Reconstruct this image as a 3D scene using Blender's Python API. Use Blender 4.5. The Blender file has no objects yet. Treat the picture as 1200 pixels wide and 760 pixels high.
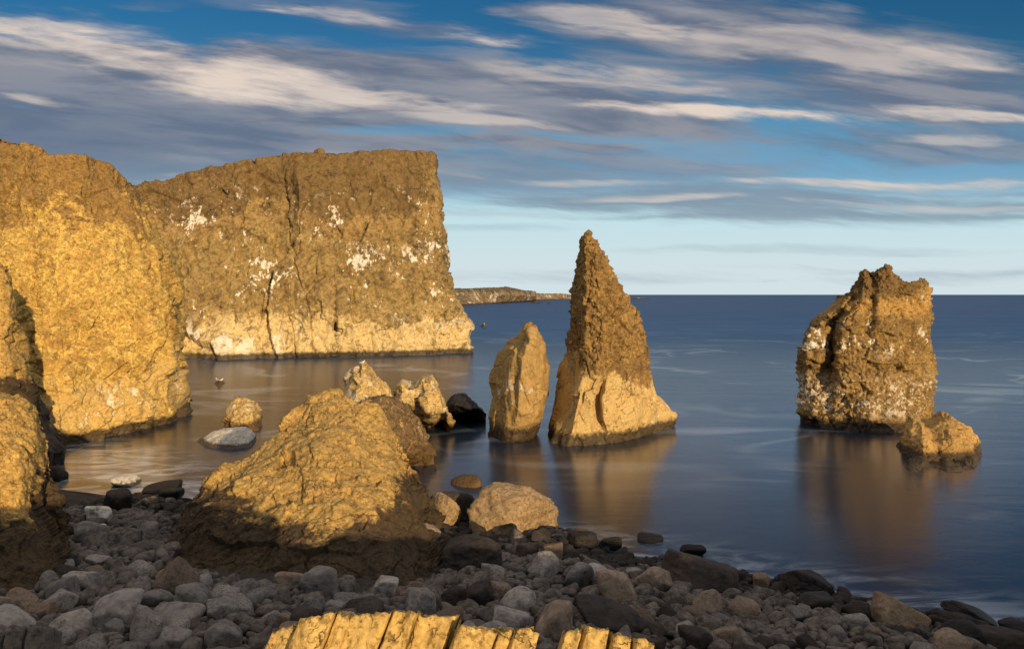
import bpy, math, random
import numpy as np
from mathutils import Vector, noise as mnoise

# ------------------------------------------------------------------ camera, sky, sun, exposure
F = 850.0; HZ = 345.0; H = 8.0            # focal length and horizon row in photo pixels (1200 x 760); eye height in metres
scene = bpy.context.scene
cam_d = bpy.data.cameras.new('camera'); cam = bpy.data.objects.new('camera', cam_d)
scene.collection.objects.link(cam); scene.camera = cam
cam.location = (0, 0, H); cam.rotation_euler = (math.radians(90), 0, 0)
cam_d.sensor_width = 36; cam_d.lens = 36*F/1200
cam_d.shift_y = -(380-HZ)/1200
cam_d.clip_start = 0.1; cam_d.clip_end = 80000

SUN_EL = math.radians(12.0); SUN_AZ = math.radians(-27.5)   # the sun stands low behind the camera's right shoulder
sd = bpy.data.lights.new('sun', 'SUN'); so = bpy.data.objects.new('sun', sd); scene.collection.objects.link(so)
sd.energy = 4.6; sd.angle = math.radians(0.5); sd.color = (1.0, 0.73, 0.42)
ldir = Vector((math.sin(SUN_AZ)*math.cos(SUN_EL), math.cos(SUN_AZ)*math.cos(SUN_EL), -math.sin(SUN_EL)))
so.rotation_euler = ldir.to_track_quat('-Z', 'Y').to_euler(); so.location = (12, -20, 30)

scene.view_settings.view_transform = 'Standard'; scene.view_settings.look = 'None'
scene.view_settings.exposure = 0.0; scene.view_settings.gamma = 1.0
try: scene.view_settings.use_curve_mapping = False
except Exception: pass
scene.render.engine = 'CYCLES'
scene.cycles.max_bounces = 4; scene.cycles.diffuse_bounces = 2; scene.cycles.glossy_bounces = 2

# ------------------------------------------------------------------ node helpers
class S:
    """a socket with arithmetic"""
    nt = None
    def __init__(s, k): s.k = k
    def _m(a, op, b=None, c=None, clamp=False):
        n = S.nt.nodes.new('ShaderNodeMath'); n.operation = op; n.use_clamp = clamp
        for i, v in enumerate((a, b, c)):
            if v is None: continue
            if isinstance(v, S): S.nt.links.new(v.k, n.inputs[i])
            else: n.inputs[i].default_value = v
        return S(n.outputs[0])
    def __add__(a, b): return a._m('ADD', b)
    def __radd__(a, b): return a._m('ADD', b)
    def __sub__(a, b): return a._m('SUBTRACT', b)
    def __rsub__(a, b): return S(None)._neg(a, b)
    def _neg(s, a, b):
        return a._m('MULTIPLY_ADD', -1.0, b)
    def __mul__(a, b): return a._m('MULTIPLY', b)
    def __rmul__(a, b): return a._m('MULTIPLY', b)
    def __truediv__(a, b): return a._m('DIVIDE', b)
    def abs(a): return a._m('ABSOLUTE')
    def max(a, b): return a._m('MAXIMUM', b)
    def min(a, b): return a._m('MINIMUM', b)
    def pow(a, b): return a._m('POWER', b)
    def exp(a): return a._m('EXPONENT')
def ss(x, a, b, lo=0.0, hi=1.0):
    """smoothstep a->b"""
    n = S.nt.nodes.new('ShaderNodeMapRange'); n.interpolation_type = 'SMOOTHSTEP'
    S.nt.links.new(x.k, n.inputs['Value'])
    inv = a > b
    if inv: a, b, lo, hi = b, a, hi, lo
    n.inputs['From Min'].default_value = a; n.inputs['From Max'].default_value = b
    n.inputs['To Min'].default_value = lo; n.inputs['To Max'].default_value = hi
    return S(n.outputs[0])
def comb(x, y, z):
    n = S.nt.nodes.new('ShaderNodeCombineXYZ')
    for i, v in enumerate((x, y, z)):
        if isinstance(v, S): S.nt.links.new(v.k, n.inputs[i])
        else: n.inputs[i].default_value = v
    return S(n.outputs[0])
def sep(v):
    n = S.nt.nodes.new('ShaderNodeSeparateXYZ'); S.nt.links.new(v.k, n.inputs[0])
    return [S(o) for o in n.outputs]
def vscale(v, sc):
    n = S.nt.nodes.new('ShaderNodeVectorMath'); n.operation = 'MULTIPLY'
    S.nt.links.new(v.k, n.inputs[0]); n.inputs[1].default_value = sc if hasattr(sc, '__len__') else (sc,)*3
    return S(n.outputs[0])
def vadd(v, w):
    n = S.nt.nodes.new('ShaderNodeVectorMath'); n.operation = 'ADD'
    S.nt.links.new(v.k, n.inputs[0])
    if isinstance(w, S): S.nt.links.new(w.k, n.inputs[1])
    else: n.inputs[1].default_value = w
    return S(n.outputs[0])
def noise(v, scale, detail=4, rough=0.55, dist=0.0, col=False):
    n = S.nt.nodes.new('ShaderNodeTexNoise'); S.nt.links.new(v.k, n.inputs['Vector'])
    n.inputs['Scale'].default_value = scale; n.inputs['Detail'].default_value = detail
    n.inputs['Roughness'].default_value = rough; n.inputs['Distortion'].default_value = dist
    return S(n.outputs['Color' if col else 'Fac'])
def voro(v, scale, feature='F1', out='Distance'):
    n = S.nt.nodes.new('ShaderNodeTexVoronoi'); n.feature = feature
    S.nt.links.new(v.k, n.inputs['Vector']); n.inputs['Scale'].default_value = scale
    return S(n.outputs[out])
def mix(f, a, b):
    n = S.nt.nodes.new('ShaderNodeMix'); n.data_type = 'RGBA'
    if isinstance(f, S): S.nt.links.new(f.k, n.inputs['Factor'])
    else: n.inputs['Factor'].default_value = f
    for key, v in ((6, a), (7, b)):
        if isinstance(v, S): S.nt.links.new(v.k, n.inputs[key])
        else: n.inputs[key].default_value = (*v, 1)
    return S(n.outputs[2])
def cmul(a, b):
    n = S.nt.nodes.new('ShaderNodeMix'); n.data_type = 'RGBA'; n.blend_type = 'MULTIPLY'; n.inputs['Factor'].default_value = 1
    for key, v in ((6, a), (7, b)):
        if isinstance(v, S): S.nt.links.new(v.k, n.inputs[key])
        else: n.inputs[key].default_value = (*v, 1)
    return S(n.outputs[2])
def bump(h, strength=1.0, dist=0.1, normal=None):
    n = S.nt.nodes.new('ShaderNodeBump'); n.inputs['Strength'].default_value = strength
    n.inputs['Distance'].default_value = dist; S.nt.links.new(h.k, n.inputs['Height'])
    if normal: S.nt.links.new(normal.k, n.inputs['Normal'])
    return S(n.outputs[0])

# ------------------------------------------------------------------ sky with clouds (world shader, a function of direction only)
world = bpy.data.worlds.new('World'); scene.world = world; world.use_nodes = True
nt = world.node_tree; nt.nodes.clear(); S.nt = nt
sky = nt.nodes.new('ShaderNodeTexSky'); sky.sky_type = 'NISHITA'; sky.sun_disc = False
sky.sun_elevation = SUN_EL; sky.sun_rotation = SUN_AZ + math.pi
sky.air_density = 1.0; sky.dust_density = 0.6; sky.ozone_density = 3.0; sky.altitude = 20
tc = nt.nodes.new('ShaderNodeTexCoord'); d = S(tc.outputs['Generated'])
dx, dy, dz = sep(d)
yc = dy.abs().max(0.22)
P = (dx/yc)*F + 600.0                       # a flat chart of directions; 600 = straight ahead
Q = HZ - (dz/yc)*F
Q = S._m(dz/yc, 'MULTIPLY_ADD', -F, HZ)
# streaky warped noises
def chart(sx, sy, slope, off=0.0):
    return comb(P*sx, (Q - P*slope)*sy, off)
warp = noise(chart(.0040, .014, .10, 3.1), 1.0, 3)
Qw = Q + (warp-0.5)*26.0
def chartw(sx, sy, slope, off=0.0, k=0.0):
    return comb(P*sx, (Qw - P*slope)*sy, off)
nA = noise(chartw(.0034, .020, .12, 7.7), 1.0, 5, .50, .2)
nB = noise(chartw(.0060, .042, .10, 1.3), 1.0, 6, .55, .25)
nC = noise(chartw(.0030, .070, .02, 9.9), 1.0, 5, .52, .15)
nD = noise(chartw(.012, .060, .12, 4.2), 1.0, 6, .58, .3)
nF = noise(chartw(.022, .16, .11, 2.2), 1.0, 5, .6, .3)
edgeN = (nA-.5)*1.7 + (nB-.5)*1.7 + (nD-.5)*1.0 + (nF-.5)*.7
edgeC = (nC-.5)*2.6 + (nB-.5)*1.1 + (nF-.5)*1.0
def cl(c, r, slope, amp, en=None, soft=1.0, k=1.15):
    """one streak of cloud: a soft ellipse of directions with a ragged edge"""
    a = (P - c[0])*(1.0/r[0]); b = (Qw - c[1] - (P - c[0])*slope)*(1.0/r[1])
    v = S._m(a*a + b*b, 'MULTIPLY_ADD', -1.0, 1.0) + (edgeN if en is None else en)*k
    return ss(v, 0.0, soft)*amp
def union(lst):
    o = None
    for v in lst: o = v if o is None else o.max(v)
    return o
dens = union([cl((110, 140), (600, 118), .05, 1, k=.75, soft=.6), cl((520, 118), (470, 72), .10, 1, k=.65, soft=.6), cl((620, 196), (380, 52), .02, .9, k=.7), cl((900, 52), (350, 66), .08, .97, k=.75),
              cl((1110, 112), (400, 62), .06, 1, k=.65), cl((1120, 172), (360, 40), .02, .85, k=.8), cl((900, 236), (540, 38), .02, .92, edgeC, k=.75), cl((480, 30), (200, 20), .12, .7),
              cl((700, 22), (150, 26), .1, .8), cl((300, 5), (220, 10), 0, .35)])
gaps = union([cl((470, 152), (110, 9), .03, .8), cl((700, 160), (120, 6), .03, .7), cl((860, 178), (150, 13), .03, .75), cl((1150, 200), (120, 9), .0, .9),
              cl((430, 50), (150, 12), .12, .8), cl((720, 58), (110, 7), .1, .6), cl((1170, 20), (130, 30), .05, 1), cl((820, 78), (110, 6), .08, .5)])
dens = dens*S._m(gaps, 'MULTIPLY_ADD', -.75, 1.0)*ss(Q, 278, 250)
faint = (cl((1000, 292), (330, 7), .0, .30, edgeC, 1.6) + cl((650, 322), (330, 14), .0, .38, edgeC, 1.8) + cl((1120, 322), (260, 12), .0, .42, edgeC, 1.6) + cl((580, 268), (120, 6), 0, .3, edgeC, 1.6))
dens = dens.max(faint)
side = ss((P-600).abs(), 680, 1100)
gen = (ss(nA, .20, .60)*ss(Q, -40, -260)*.92).max(side*ss(nA, .35, .6)*ss(Q, 280, 240))  # unseen overhead cover added for fill light; side term is cloud beyond the frame
dens = (dens.max(gen))._m('MULTIPLY', 1.0, clamp=True)
lit = union([cl((40, 30), (290, 30), .13, .80, soft=1.4), cl((265, 88), (200, 34), .14, 1.05, soft=1.5), cl((430, 112), (170, 15), .12, .75), cl((40, 118), (66, 9), .12, .6),
             cl((400, 18), (105, 10), .09, .75), cl((590, 45), (95, 13), .1, .85, soft=1), cl((715, 26), (95, 18), .15, .6, soft=1), cl((880, 136), (215, 13), .07, 1.0, soft=1), cl((700, 96), (170, 22), .1, .38, soft=1),
             cl((960, 62), (180, 30), .1, .45, soft=1.2), cl((1125, 135), (130, 11), .08, .75), cl((1130, 66), (110, 15), .05, .5), cl((1010, 215), (260, 10), .015, .85, edgeC*1.1, 1.5), cl((760, 233), (100, 6), .0, .85, edgeC*1.0, 1.5),
             cl((690, 214), (120, 6), .01, .6, edgeC*1.0, 1.5), cl((1085, 242), (150, 7), .02, .6, edgeC*.9), cl((620, 252), (130, 4), 0, .4, edgeC*.9), cl((560, 140), (120, 8), .08, .5), cl((1120, 165), (110, 8), .04, .45)])
lit = lit*(ss(nB, .30, .55)*.35 + .65) + ss(nB, .52, .74)*ss(nA, .42, .62)*dens*.22
dens2 = dens.max(lit*.95)
cgrey = mix(ss(nB, .36, .60), (.135, .165, .235), (.27, .28, .325))
cgrey = mix(ss(P, 560, 0)*ss(Q, 80, 170)*.8, cgrey, (.125, .165, .25))
cgrey = mix(ss(Q, 165, 225)*.85, cgrey, (.215, .30, .39))
cgrey = mix(ss(Q, -120, -500), cgrey, (.78, .70, .64))  # unseen overhead cloud, added bright and warm to fill the shaded beach
ccol = mix(lit._m('MULTIPLY', 1.05, clamp=True), cgrey, (.80, .67, .57))
skyc = cmul(S(sky.outputs[0]), mix(ss(Q, 330, 0), (.115, .110, .092), (.018, .058, .074)))
band = mix(ss(Q, 60, 215), skyc, (.10, .33, .54))
clear = mix(ss(Q, 130, 255), skyc, mix(ss(Q, 245, 330), (.54, .75, .80), (.64, .75, .78)))
clear = mix(ss(Q, 60, 190)*.75*ss(Q, 260, 200), clear, (.10, .34, .58))
final = mix(dens2._m('MULTIPLY', .94, clamp=True), clear, ccol)
below = mix(ss(dz, -.02, .0), (.03, .04, .05), final)
bg = nt.nodes.new('ShaderNodeBackground'); bg.inputs['Strength'].default_value = 1.0
nt.links.new(below.k, bg.inputs['Color'])
wo = nt.nodes.new('ShaderNodeOutputWorld'); nt.links.new(bg.outputs[0], wo.inputs[0])

# ------------------------------------------------------------------ numpy noise
def _hash(ix, iy, iz, seed):
    h = (ix.astype(np.uint32)*np.uint32(374761393) + iy.astype(np.uint32)*np.uint32(668265263)
         + iz.astype(np.uint32)*np.uint32(2147483647) + np.uint32(seed*974711 & 0xffffffff))
    h = (h ^ (h >> np.uint32(13)))*np.uint32(1274126177)
    h = (h ^ (h >> np.uint32(15)))*np.uint32(2246822519)
    return h ^ (h >> np.uint32(16))
_G = np.random.RandomState(3).normal(size=(256, 3)); _G /= np.linalg.norm(_G, axis=1)[:, None]
def perlin(p, seed=0):
    i = np.floor(p).astype(np.int64); f = p - i
    u = f*f*f*(f*(f*6-15)+10); out = 0
    for cx in (0, 1):
        for cy in (0, 1):
            for cz in (0, 1):
                gr = _G[_hash(i[:, 0]+cx, i[:, 1]+cy, i[:, 2]+cz, seed) & np.uint32(255)]
                dt = gr[:, 0]*(f[:, 0]-cx) + gr[:, 1]*(f[:, 1]-cy) + gr[:, 2]*(f[:, 2]-cz)
                w = (u[:, 0] if cx else 1-u[:, 0])*(u[:, 1] if cy else 1-u[:, 1])*(u[:, 2] if cz else 1-u[:, 2])
                out = out + dt*w
    return out*1.6
def fbm(p, octv=4, seed=0, gain=.5, ridge=False):
    out = 0; a = 1; q = p
    for o in range(octv):
        n = perlin(q, seed+o)
        if ridge: n = 1-2*np.abs(n)
        out = out + a*n; a *= gain; q = q*2.03 + 11.7
    return out
def vor(p, seed=0):
    i = np.floor(p).astype(np.int64); f = p-i
    F1 = np.full(len(p), 9.); F2 = F1.copy(); ID = np.zeros(len(p), np.uint32)
    for cx in (-1, 0, 1):
        for cy in (-1, 0, 1):
            for cz in (-1, 0, 1):
                h = _hash(i[:, 0]+cx, i[:, 1]+cy, i[:, 2]+cz, seed)
                ox = (h & np.uint32(1023))/1023.; oy = ((h >> np.uint32(10)) & np.uint32(1023))/1023.
                oz = ((h >> np.uint32(20)) & np.uint32(1023))/1023.
                dd = (cx+ox-f[:, 0])**2 + (cy+oy-f[:, 1])**2 + (cz+oz-f[:, 2])**2
                c = dd < F1
                F2 = np.where(c, F1, np.minimum(F2, dd)); ID = np.where(c, h, ID); F1 = np.where(c, dd, F1)
    return np.sqrt(F1), np.sqrt(F2), (ID & np.uint32(4095))/4095.
def facet(p, seed=0):
    """broken planes: every cell is a plane with its own tilt"""
    i = np.floor(p).astype(np.int64); f = p-i
    F1 = np.full(len(p), 9.); F2 = F1.copy(); D = np.zeros((len(p), 3)); ID = np.zeros(len(p), np.uint32)
    for cx in (-1, 0, 1):
        for cy in (-1, 0, 1):
            for cz in (-1, 0, 1):
                h = _hash(i[:, 0]+cx, i[:, 1]+cy, i[:, 2]+cz, seed)
                o = np.stack([(h & np.uint32(1023))/1023., ((h >> np.uint32(10)) & np.uint32(1023))/1023., ((h >> np.uint32(20)) & np.uint32(1023))/1023.], 1)
                dv = np.array([cx, cy, cz])+o-f; dd = (dv**2).sum(1); c = dd < F1
                F2 = np.where(c, F1, np.minimum(F2, dd)); ID = np.where(c, h, ID); D = np.where(c[:, None], dv, D); F1 = np.where(c, dd, F1)
    g = _G[(ID >> np.uint32(7)) & np.uint32(255)]
    return -(D*g).sum(1)*1.3 + ((ID & np.uint32(4095))/4095.-.5)*.35
def sst(x, a, b):
    t = np.clip((x-a)/(b-a), 0, 1); return t*t*(3-2*t)

def displace(V, Nn, spec, px, seed):
    """spec: list of dicts; lengths in photo pixels at the rock's own distance (px = metres per pixel)"""
    z = V[:, 2]; tot = np.zeros(len(V))
    for k, s in enumerate(spec):
        kind, wl, amp = s[0], s[1]*px, s[2]*px
        o = s[3] if len(s) > 3 else {}
        sc = np.array(o.get('stretch', (1, 1, 1)), float)
        q = V/(wl*sc) + k*17.3 + seed*3.1
        w = o.get('warp', 0.0)
        if w: q = q + w*np.stack([perlin(q*.9+5, seed+40), perlin(q*.9+9, seed+41), perlin(q*.9+13, seed+42)], 1)
        sd_ = seed*7+k
        if kind == 'fbm': v = fbm(q, o.get('oct', 4), sd_, o.get('gain', .5))
        elif kind == 'ridge': v = fbm(q, o.get('oct', 3), sd_, .5, True)-.5
        elif kind == 'lump': f1, f2, i = vor(q, sd_); v = .55-f1
        elif kind == 'pit': f1, f2, i = vor(q, sd_); v = -(1-sst(f1, .0, .38))*(i > .45)
        elif kind == 'facet': v = facet(q, sd_)
        elif kind == 'block': f1, f2, i = vor(q, sd_); v = (i-.5)*2*sst(f2-f1, .0, .10)
        elif kind == 'crack': f1, f2, i = vor(q, sd_); v = -(1-sst(f2-f1, .0, o.get('w', .06)))*sst(perlin(q*.6+31, sd_), -.25, .2)
        else: continue
        m = 1.0
        if 'z' in o: a, b = o['z']; m = sst(z + (perlin(V/(30*px), 77)*10*px), a, b) if a < b else 1-sst(z + (perlin(V/(30*px), 77)*10*px), b, a)
        tot += v*amp*m
    return V + Nn*tot[:, None]

def vnormals(V, Fq):
    a = V[Fq[:, 0]]; b = V[Fq[:, 1]]; c = V[Fq[:, 2]]; e = V[Fq[:, 3]]
    n = np.cross(c-a, e-b)
    out = np.zeros_like(V)
    for j in range(4):
        for k in range(3): out[:, k] += np.bincount(Fq[:, j], n[:, k], len(V))
    return out/np.maximum(np.linalg.norm(out, axis=1), 1e-9)[:, None]

def mesh_obj(name, V, Fq, mat, origin=None, parent=None, smooth=True):
    V = np.asarray(V, float); Fq = np.asarray(Fq)
    if origin is None: origin = np.array([V[:, 0].mean(), V[:, 1].mean(), max(V[:, 2].min(), -.3)])
    origin = np.asarray(origin, float)
    me = bpy.data.meshes.new(name); k = Fq.shape[1]
    me.vertices.add(len(V)); me.vertices.foreach_set('co', (V-origin).astype(np.float32).ravel())
    me.loops.add(Fq.size); me.loops.foreach_set('vertex_index', Fq.astype(np.int32).ravel())
    me.polygons.add(len(Fq)); me.polygons.foreach_set('loop_start', np.arange(0, Fq.size, k, dtype=np.int32))
    me.polygons.foreach_set('use_smooth', np.full(len(Fq), smooth))
    me.update(calc_edges=True); me.validate()
    me.materials.append(mat)
    o = bpy.data.objects.new(name, me); scene.collection.objects.link(o); o.location = origin
    if parent is not None:
        o.parent = parent; o.location = Vector(origin) - parent.location
    return o
def tag(o, label=None, cat=None, group=None, kind=None):
    if label: o['label'] = label
    if cat: o['category'] = cat
    if group: o['group'] = group
    if kind: o['kind'] = kind
    return o

def unproj(px, py, Y):
    return np.stack([(px-600)/F*Y, Y+0*px, H-(py-HZ)/F*Y], -1)
def WY(py): return F*H/(py-HZ)              # distance at which a water-level point shows at row py

def resamp(pl, t):
    pl = np.array(pl, float); s = np.r_[0, np.cumsum(np.hypot(np.diff(pl[:, 0]), np.diff(pl[:, 1]))+1e-6)]
    s /= s[-1]
    return np.stack([np.interp(t, s, pl[:, k]) for k in range(pl.shape[1])], 1)
def rock(name, ribs, mat, spec, thick=.8, plateau=0.05, step=1.3, seed=1, blur=1, down=1.5, D=None, label=None, cat='rock', group=None, tpow=.5, back_gain=1.0, amp_edge=.6):
    """ribs: left to right, each a list of (px, py, Y) from the skyline down to the foot; Y metres away.
    Builds a closed solid: front face, top, and a bulging back."""
    hh = max(max(p[1] for p in r)-min(p[1] for p in r) for r in ribs)
    x0 = min(p[0] for r in ribs for p in r); x1 = max(p[0] for r in ribs for p in r)
    Nt = int(max(24, hh/step)); Nf = int(max(24, (x1-x0)/step))
    t = np.linspace(0, 1, Nt)
    R = np.stack([resamp(r, t) for r in ribs])                      # rib, t, 3
    mx = R[:, :, 0].mean(1); w = np.maximum(np.diff(mx), 2); fr = np.r_[0, np.cumsum(w)]; fr /= fr[-1]
    f = np.linspace(0, 1, Nf); G = np.empty((Nf, Nt, 3))
    for k in range(3):
        for j in range(Nt): G[:, j, k] = np.interp(f, fr, R[:, j, k])
    for _ in range(blur):
        Y = G[:, :, 2]
        Y2 = Y.copy(); Y2[1:-1] = (Y[:-2]+2*Y[1:-1]+Y[2:])/4
        Y3 = Y2.copy(); Y3[:, 1:-1] = (Y2[:, :-2]+2*Y2[:, 1:-1]+Y2[:, 2:])/4
        G[:, :, 2] = Y3
    D = D or G[:, :, 2].mean(); px = D/F
    front = unproj(G[:, :, 0], G[:, :, 1], G[:, :, 2])
    # extension under the ground / water
    ext = []
    for q in (.35, 1.0):
        e = front[:, -1].copy(); e[:, 2] -= down*q; e[:, 1] -= .12*q; ext.append(e)
    front = np.concatenate([front, np.stack(ext, 1)], 1)
    width = (G[-1, :, 0]-G[0, :, 0])*px
    width = np.r_[width, width[-1], width[-1]]
    width = np.maximum(width, .3*px*10)
    Ysil = (front[0, :, 1][None]*(1-f[:, None]) + front[-1, :, 1][None]*f[:, None])
    Ysil = np.maximum(Ysil, front[:, :, 1])
    bul = np.sqrt(np.clip(1-(2*f-1)**2, 0, 1))[:, None]
    nT = front.shape[1]; tt = np.linspace(0, 1, nT)[None]
    gt = plateau + (1-plateau)*np.minimum(tt*1.3, 1)**tpow
    back = front.copy()
    yb = Ysil + bul*gt*thick*width[None]*back_gain
    yb[0] = front[0, :, 1]; yb[-1] = front[-1, :, 1]
    sc = yb/front[:, :, 1]
    back[:, :, 0] = front[:, :, 0]*(1+(sc-1)*.75); back[:, :, 1] = yb
    zz = front[:, :, 2]
    back[:, :, 2] = np.where(zz > H, H+(zz-H)*(1-(sc-1)*.15), zz)
    nP = int(np.clip(plateau*thick*width.mean()/px/4/step, 3, 80))
    top = [front[:, 0]*(1-a)+back[:, 0]*a for a in np.linspace(0, 1, nP+2)[1:-1]]
    top = np.stack(top, 1)
    grid = np.concatenate([front[:, ::-1], top, back], 1)              # Nf, rows
    rows = grid.shape[1]; idx = np.arange(Nf*rows).reshape(Nf, rows)
    for c in (0, Nf-1):
        idx[c, nT:nT+nP] = idx[c, nT-1]
        for r in range(nT): idx[c, nT+nP+r] = idx[c, nT-1-r]
    V = grid.reshape(-1, 3)
    Fq = np.stack([idx[:-1, :-1], idx[1:, :-1], idx[1:, 1:], idx[:-1, 1:]], -1).reshape(-1, 4)
    # drop unused, remap; degenerate quads at the sides are removed
    good = (Fq[:, 0] != Fq[:, 3]) | (Fq[:, 1] != Fq[:, 2]); Fq = Fq[good]
    used = np.unique(Fq); mp = np.zeros(len(V), int); mp[used] = np.arange(len(used))
    V = V[used]; Fq = mp[Fq]
    N = vnormals(V, Fq)
    if (N[:, 1]*(V[:, 1]-V[:, 1].mean())).sum() < 0: Fq = Fq[:, ::-1]; N = -N
    V = displace(V, N, spec, px, seed)
    # remaining degenerate quads -> keep as quads but validate handles them
    o = mesh_obj(name, V, Fq, mat)
    if label: tag(o, label, cat, group)
    return o

# ------------------------------------------------------------------ rock materials
def rock_mat(name, a, b, c, s=1.0, vein=None, veinw=.06, veina=.5, mott=.6, drift=.55, smooth_below=None, zones=(), guano=None, wet=0.5, wetcol=(.035, .026, .018),
             obj=False, dark=None, rough=.9, bumpd=.05, crackle=1.0, speck=.5, lichen=None, veinscale=1.0, fine=1.0):
    """a,b,c base colours; s = size unit in metres; zones: (z0, z1, soft, colour, amount)"""
    m = bpy.data.materials.new(name); m.use_nodes = True; nt = m.node_tree; S.nt = nt
    bs = nt.nodes['Principled BSDF']
    if obj:
        t = nt.nodes.new('ShaderNodeTexCoord'); oi = nt.nodes.new('ShaderNodeObjectInfo')
        rnd = S(oi.outputs['Random'])
        p = vadd(S(t.outputs['Object']), comb(rnd*37.0, rnd*19.0, rnd*71.0))
    geo = nt.nodes.new('ShaderNodeNewGeometry'); wp = S(geo.outputs['Position'])
    if not obj: p = wp
    wx, wy, wz = sep(wp)
    k = 1.0/s
    n1 = noise(p, .9*k, 5, .6, .4); n2 = noise(p, 4.0*k, 6, .65, .2); n3 = noise(p, 10*k, 4, .7)
    nz = noise(vadd(p, (17, 3, 40)), .28*k, 3, .5); n5 = noise(vadd(p, (2, 55, 9)), 5.5*k, 4, .68, .4)
    n4 = noise(vadd(p, (31, 7, 3)), 1.7*k, 6, .62, .8)
    mk = (ss(wz + (n4-.5)*s*1.5, smooth_below-.5*s, smooth_below+.5*s)*.75 + .25) if smooth_below else (n1*0.0 + 1.0)
    col = mix(ss(n1, .36, .62), a, b)
    col = mix(ss(n2, .46, .66)*.75, col, c)
    col = mix(ss(nz, .50, .66)*drift*mott, col, cmul(col, (.55, .50, .46)))
    if lichen: col = mix(ss(n4, .50, .60)*lichen[1], col, lichen[0])
    h = n2*.6 + (n3*.45*fine + n5*.3)*mk
    if vein:
        pw = vadd(p, vscale(noise(p, 2.2*k, 3, .5, 0, True), s*.5))
        ve = voro(pw, 2.1*k*veinscale, 'DISTANCE_TO_EDGE')
        ve2 = voro(pw, 5.3*k*veinscale, 'DISTANCE_TO_EDGE')
        vm = ss(ve, veinw*1.6, 0)._m('MAXIMUM', ss(ve2, veinw*1.8, 0)*.7)*ss(n1, .30, .55)
        col = mix(vm*veina, col, vein); h = h + vm*.3*veina
    nw = noise(vscale(vadd(p, (9, 4, 6)), (1, 1, .15)), .16*k, 3, .5)
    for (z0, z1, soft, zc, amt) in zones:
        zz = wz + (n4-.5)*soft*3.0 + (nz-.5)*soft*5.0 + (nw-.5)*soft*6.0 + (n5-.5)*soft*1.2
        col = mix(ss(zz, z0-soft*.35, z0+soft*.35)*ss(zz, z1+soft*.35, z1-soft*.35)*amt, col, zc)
    if dark:
        col = mix(ss(n4, .52, .64)*dark[1], col, dark[0])
    # cracks and pits
    # dark weathered mottles and bare bright scrapes, a few centimetres across
    col = mix(ss(n5, .53, .60)*mott*mk, col, cmul(col, (.42, .38, .34)))
    col = mix(ss(n5, .44, .38)*mott*.8*mk, col, cmul(col, (1.35, 1.38, 1.30)))
    cr = (noise(vadd(p, (3, 1, 8)), .75*k, 5, .58, .5) - .5).abs()
    cr2 = (noise(vadd(p, (13, 4, 1)), 1.9*k, 4, .6, .3) - .5).abs()
    cm = (ss(cr, .010, .0)*ss(n4, .44, .56))._m('MAXIMUM', ss(cr2, .010, 0)*ss(n1, .52, .62)*.6)*crackle
    col = mix(cm*.55, col, (.03, .02, .012)); h = h - cm*.9
    pit = voro(p, 9*k, 'F1'); pm = ss(pit, .30, .12)*ss(n2, .48, .60)
    col = mix(pm*speck, col, (.04, .027, .015)); h = h - pm*.35*crackle
    col = cmul(col, mix(n3, (.40, .39, .38), (1.62, 1.62, 1.62)))
    if guano:
        for (z0, z1, amt, gs, thr) in guano:
            ng = noise(vadd(p, (5, 9, 2)), gs*k, 6, .72, .3); ng2 = noise(vscale(p, (1, 1, .4)), gs*3.2*k, 4, .7)
            gm = ss(ng + (ng2-.5)*.5 + (nz-.5)*.55 + (n1-.5)*.25, thr+.02, thr+.06)*ss(wz, z0-.4*s, z0+.4*s)*ss(wz, z1+.8*s, z1-.8*s)*amt
            col = mix(gm, col, (.80, .74, .62))
    if wet:
        ww = wz + (n2-.5)*wet*1.2
        wm = ss(ww, wet*1.25, wet*.7); col = mix(wm*.9, col, wetcol)
        rg = ss(ww, wet, wet*.3, rough, .45); nt.links.new(rg.k, bs.inputs['Roughness'])
    else: bs.inputs['Roughness'].default_value = rough
    if obj:
        col = cmul(col, mix(rnd, (.62, .60, .60), (1.30, 1.26, 1.22)))
    nt.links.new(col.k, bs.inputs['Base Color'])
    bs.inputs['Specular IOR Level'].default_value = .25
    nt.links.new(bump(h, .9, bumpd*s*1.35).k, bs.inputs['Normal'])
    return m

OC = (.50, .285, .085); OB = (.34, .185, .060); OD = (.22, .125, .050)
m_near = rock_mat('ochre_cliff_rock', (.42, .255, .065), (.56, .36, .085), (.27, .155, .055), s=1.1, dark=((.26, .175, .085), .35), vein=(.78, .55, .16), veinw=.065, veina=.8, mott=.5, smooth_below=5.5,
                  zones=[(-1, 3.6, 1.6, (.60, .42, .15), .7), (13.5, 40, 1.6, (.19, .105, .04), .7)],
                  guano=[(.9, 2.6, .9, .9, .56)], wet=.55, crackle=.6)
m_far = rock_mat('weathered_cliff_rock', (.28, .19, .07), (.37, .26, .095), (.18, .118, .05), s=2.4, vein=(.42, .30, .13), veinw=.04, veinscale=.9, veina=.25, drift=.9, mott=.45,
                 zones=[(-1, 6.0, 2.6, (.50, .36, .15), .6), (-1, 4.9, 1.8, (.68, .52, .25), .8), (20.5, 60, 3.2, (.13, .076, .032), .6), (17.2, 19.6, 1.6, (.36, .23, .09), .5)],
                 guano=[(7, 14.5, 1.0, 1.5, .600), (4, 22, 1.0, 2.4, .640), (.6, 4.2, .85, 1.0, .575), (14, 20, 1.0, 1.3, .625)], wet=.7, dark=((.13, .085, .042), .6), crackle=.8)
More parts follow.
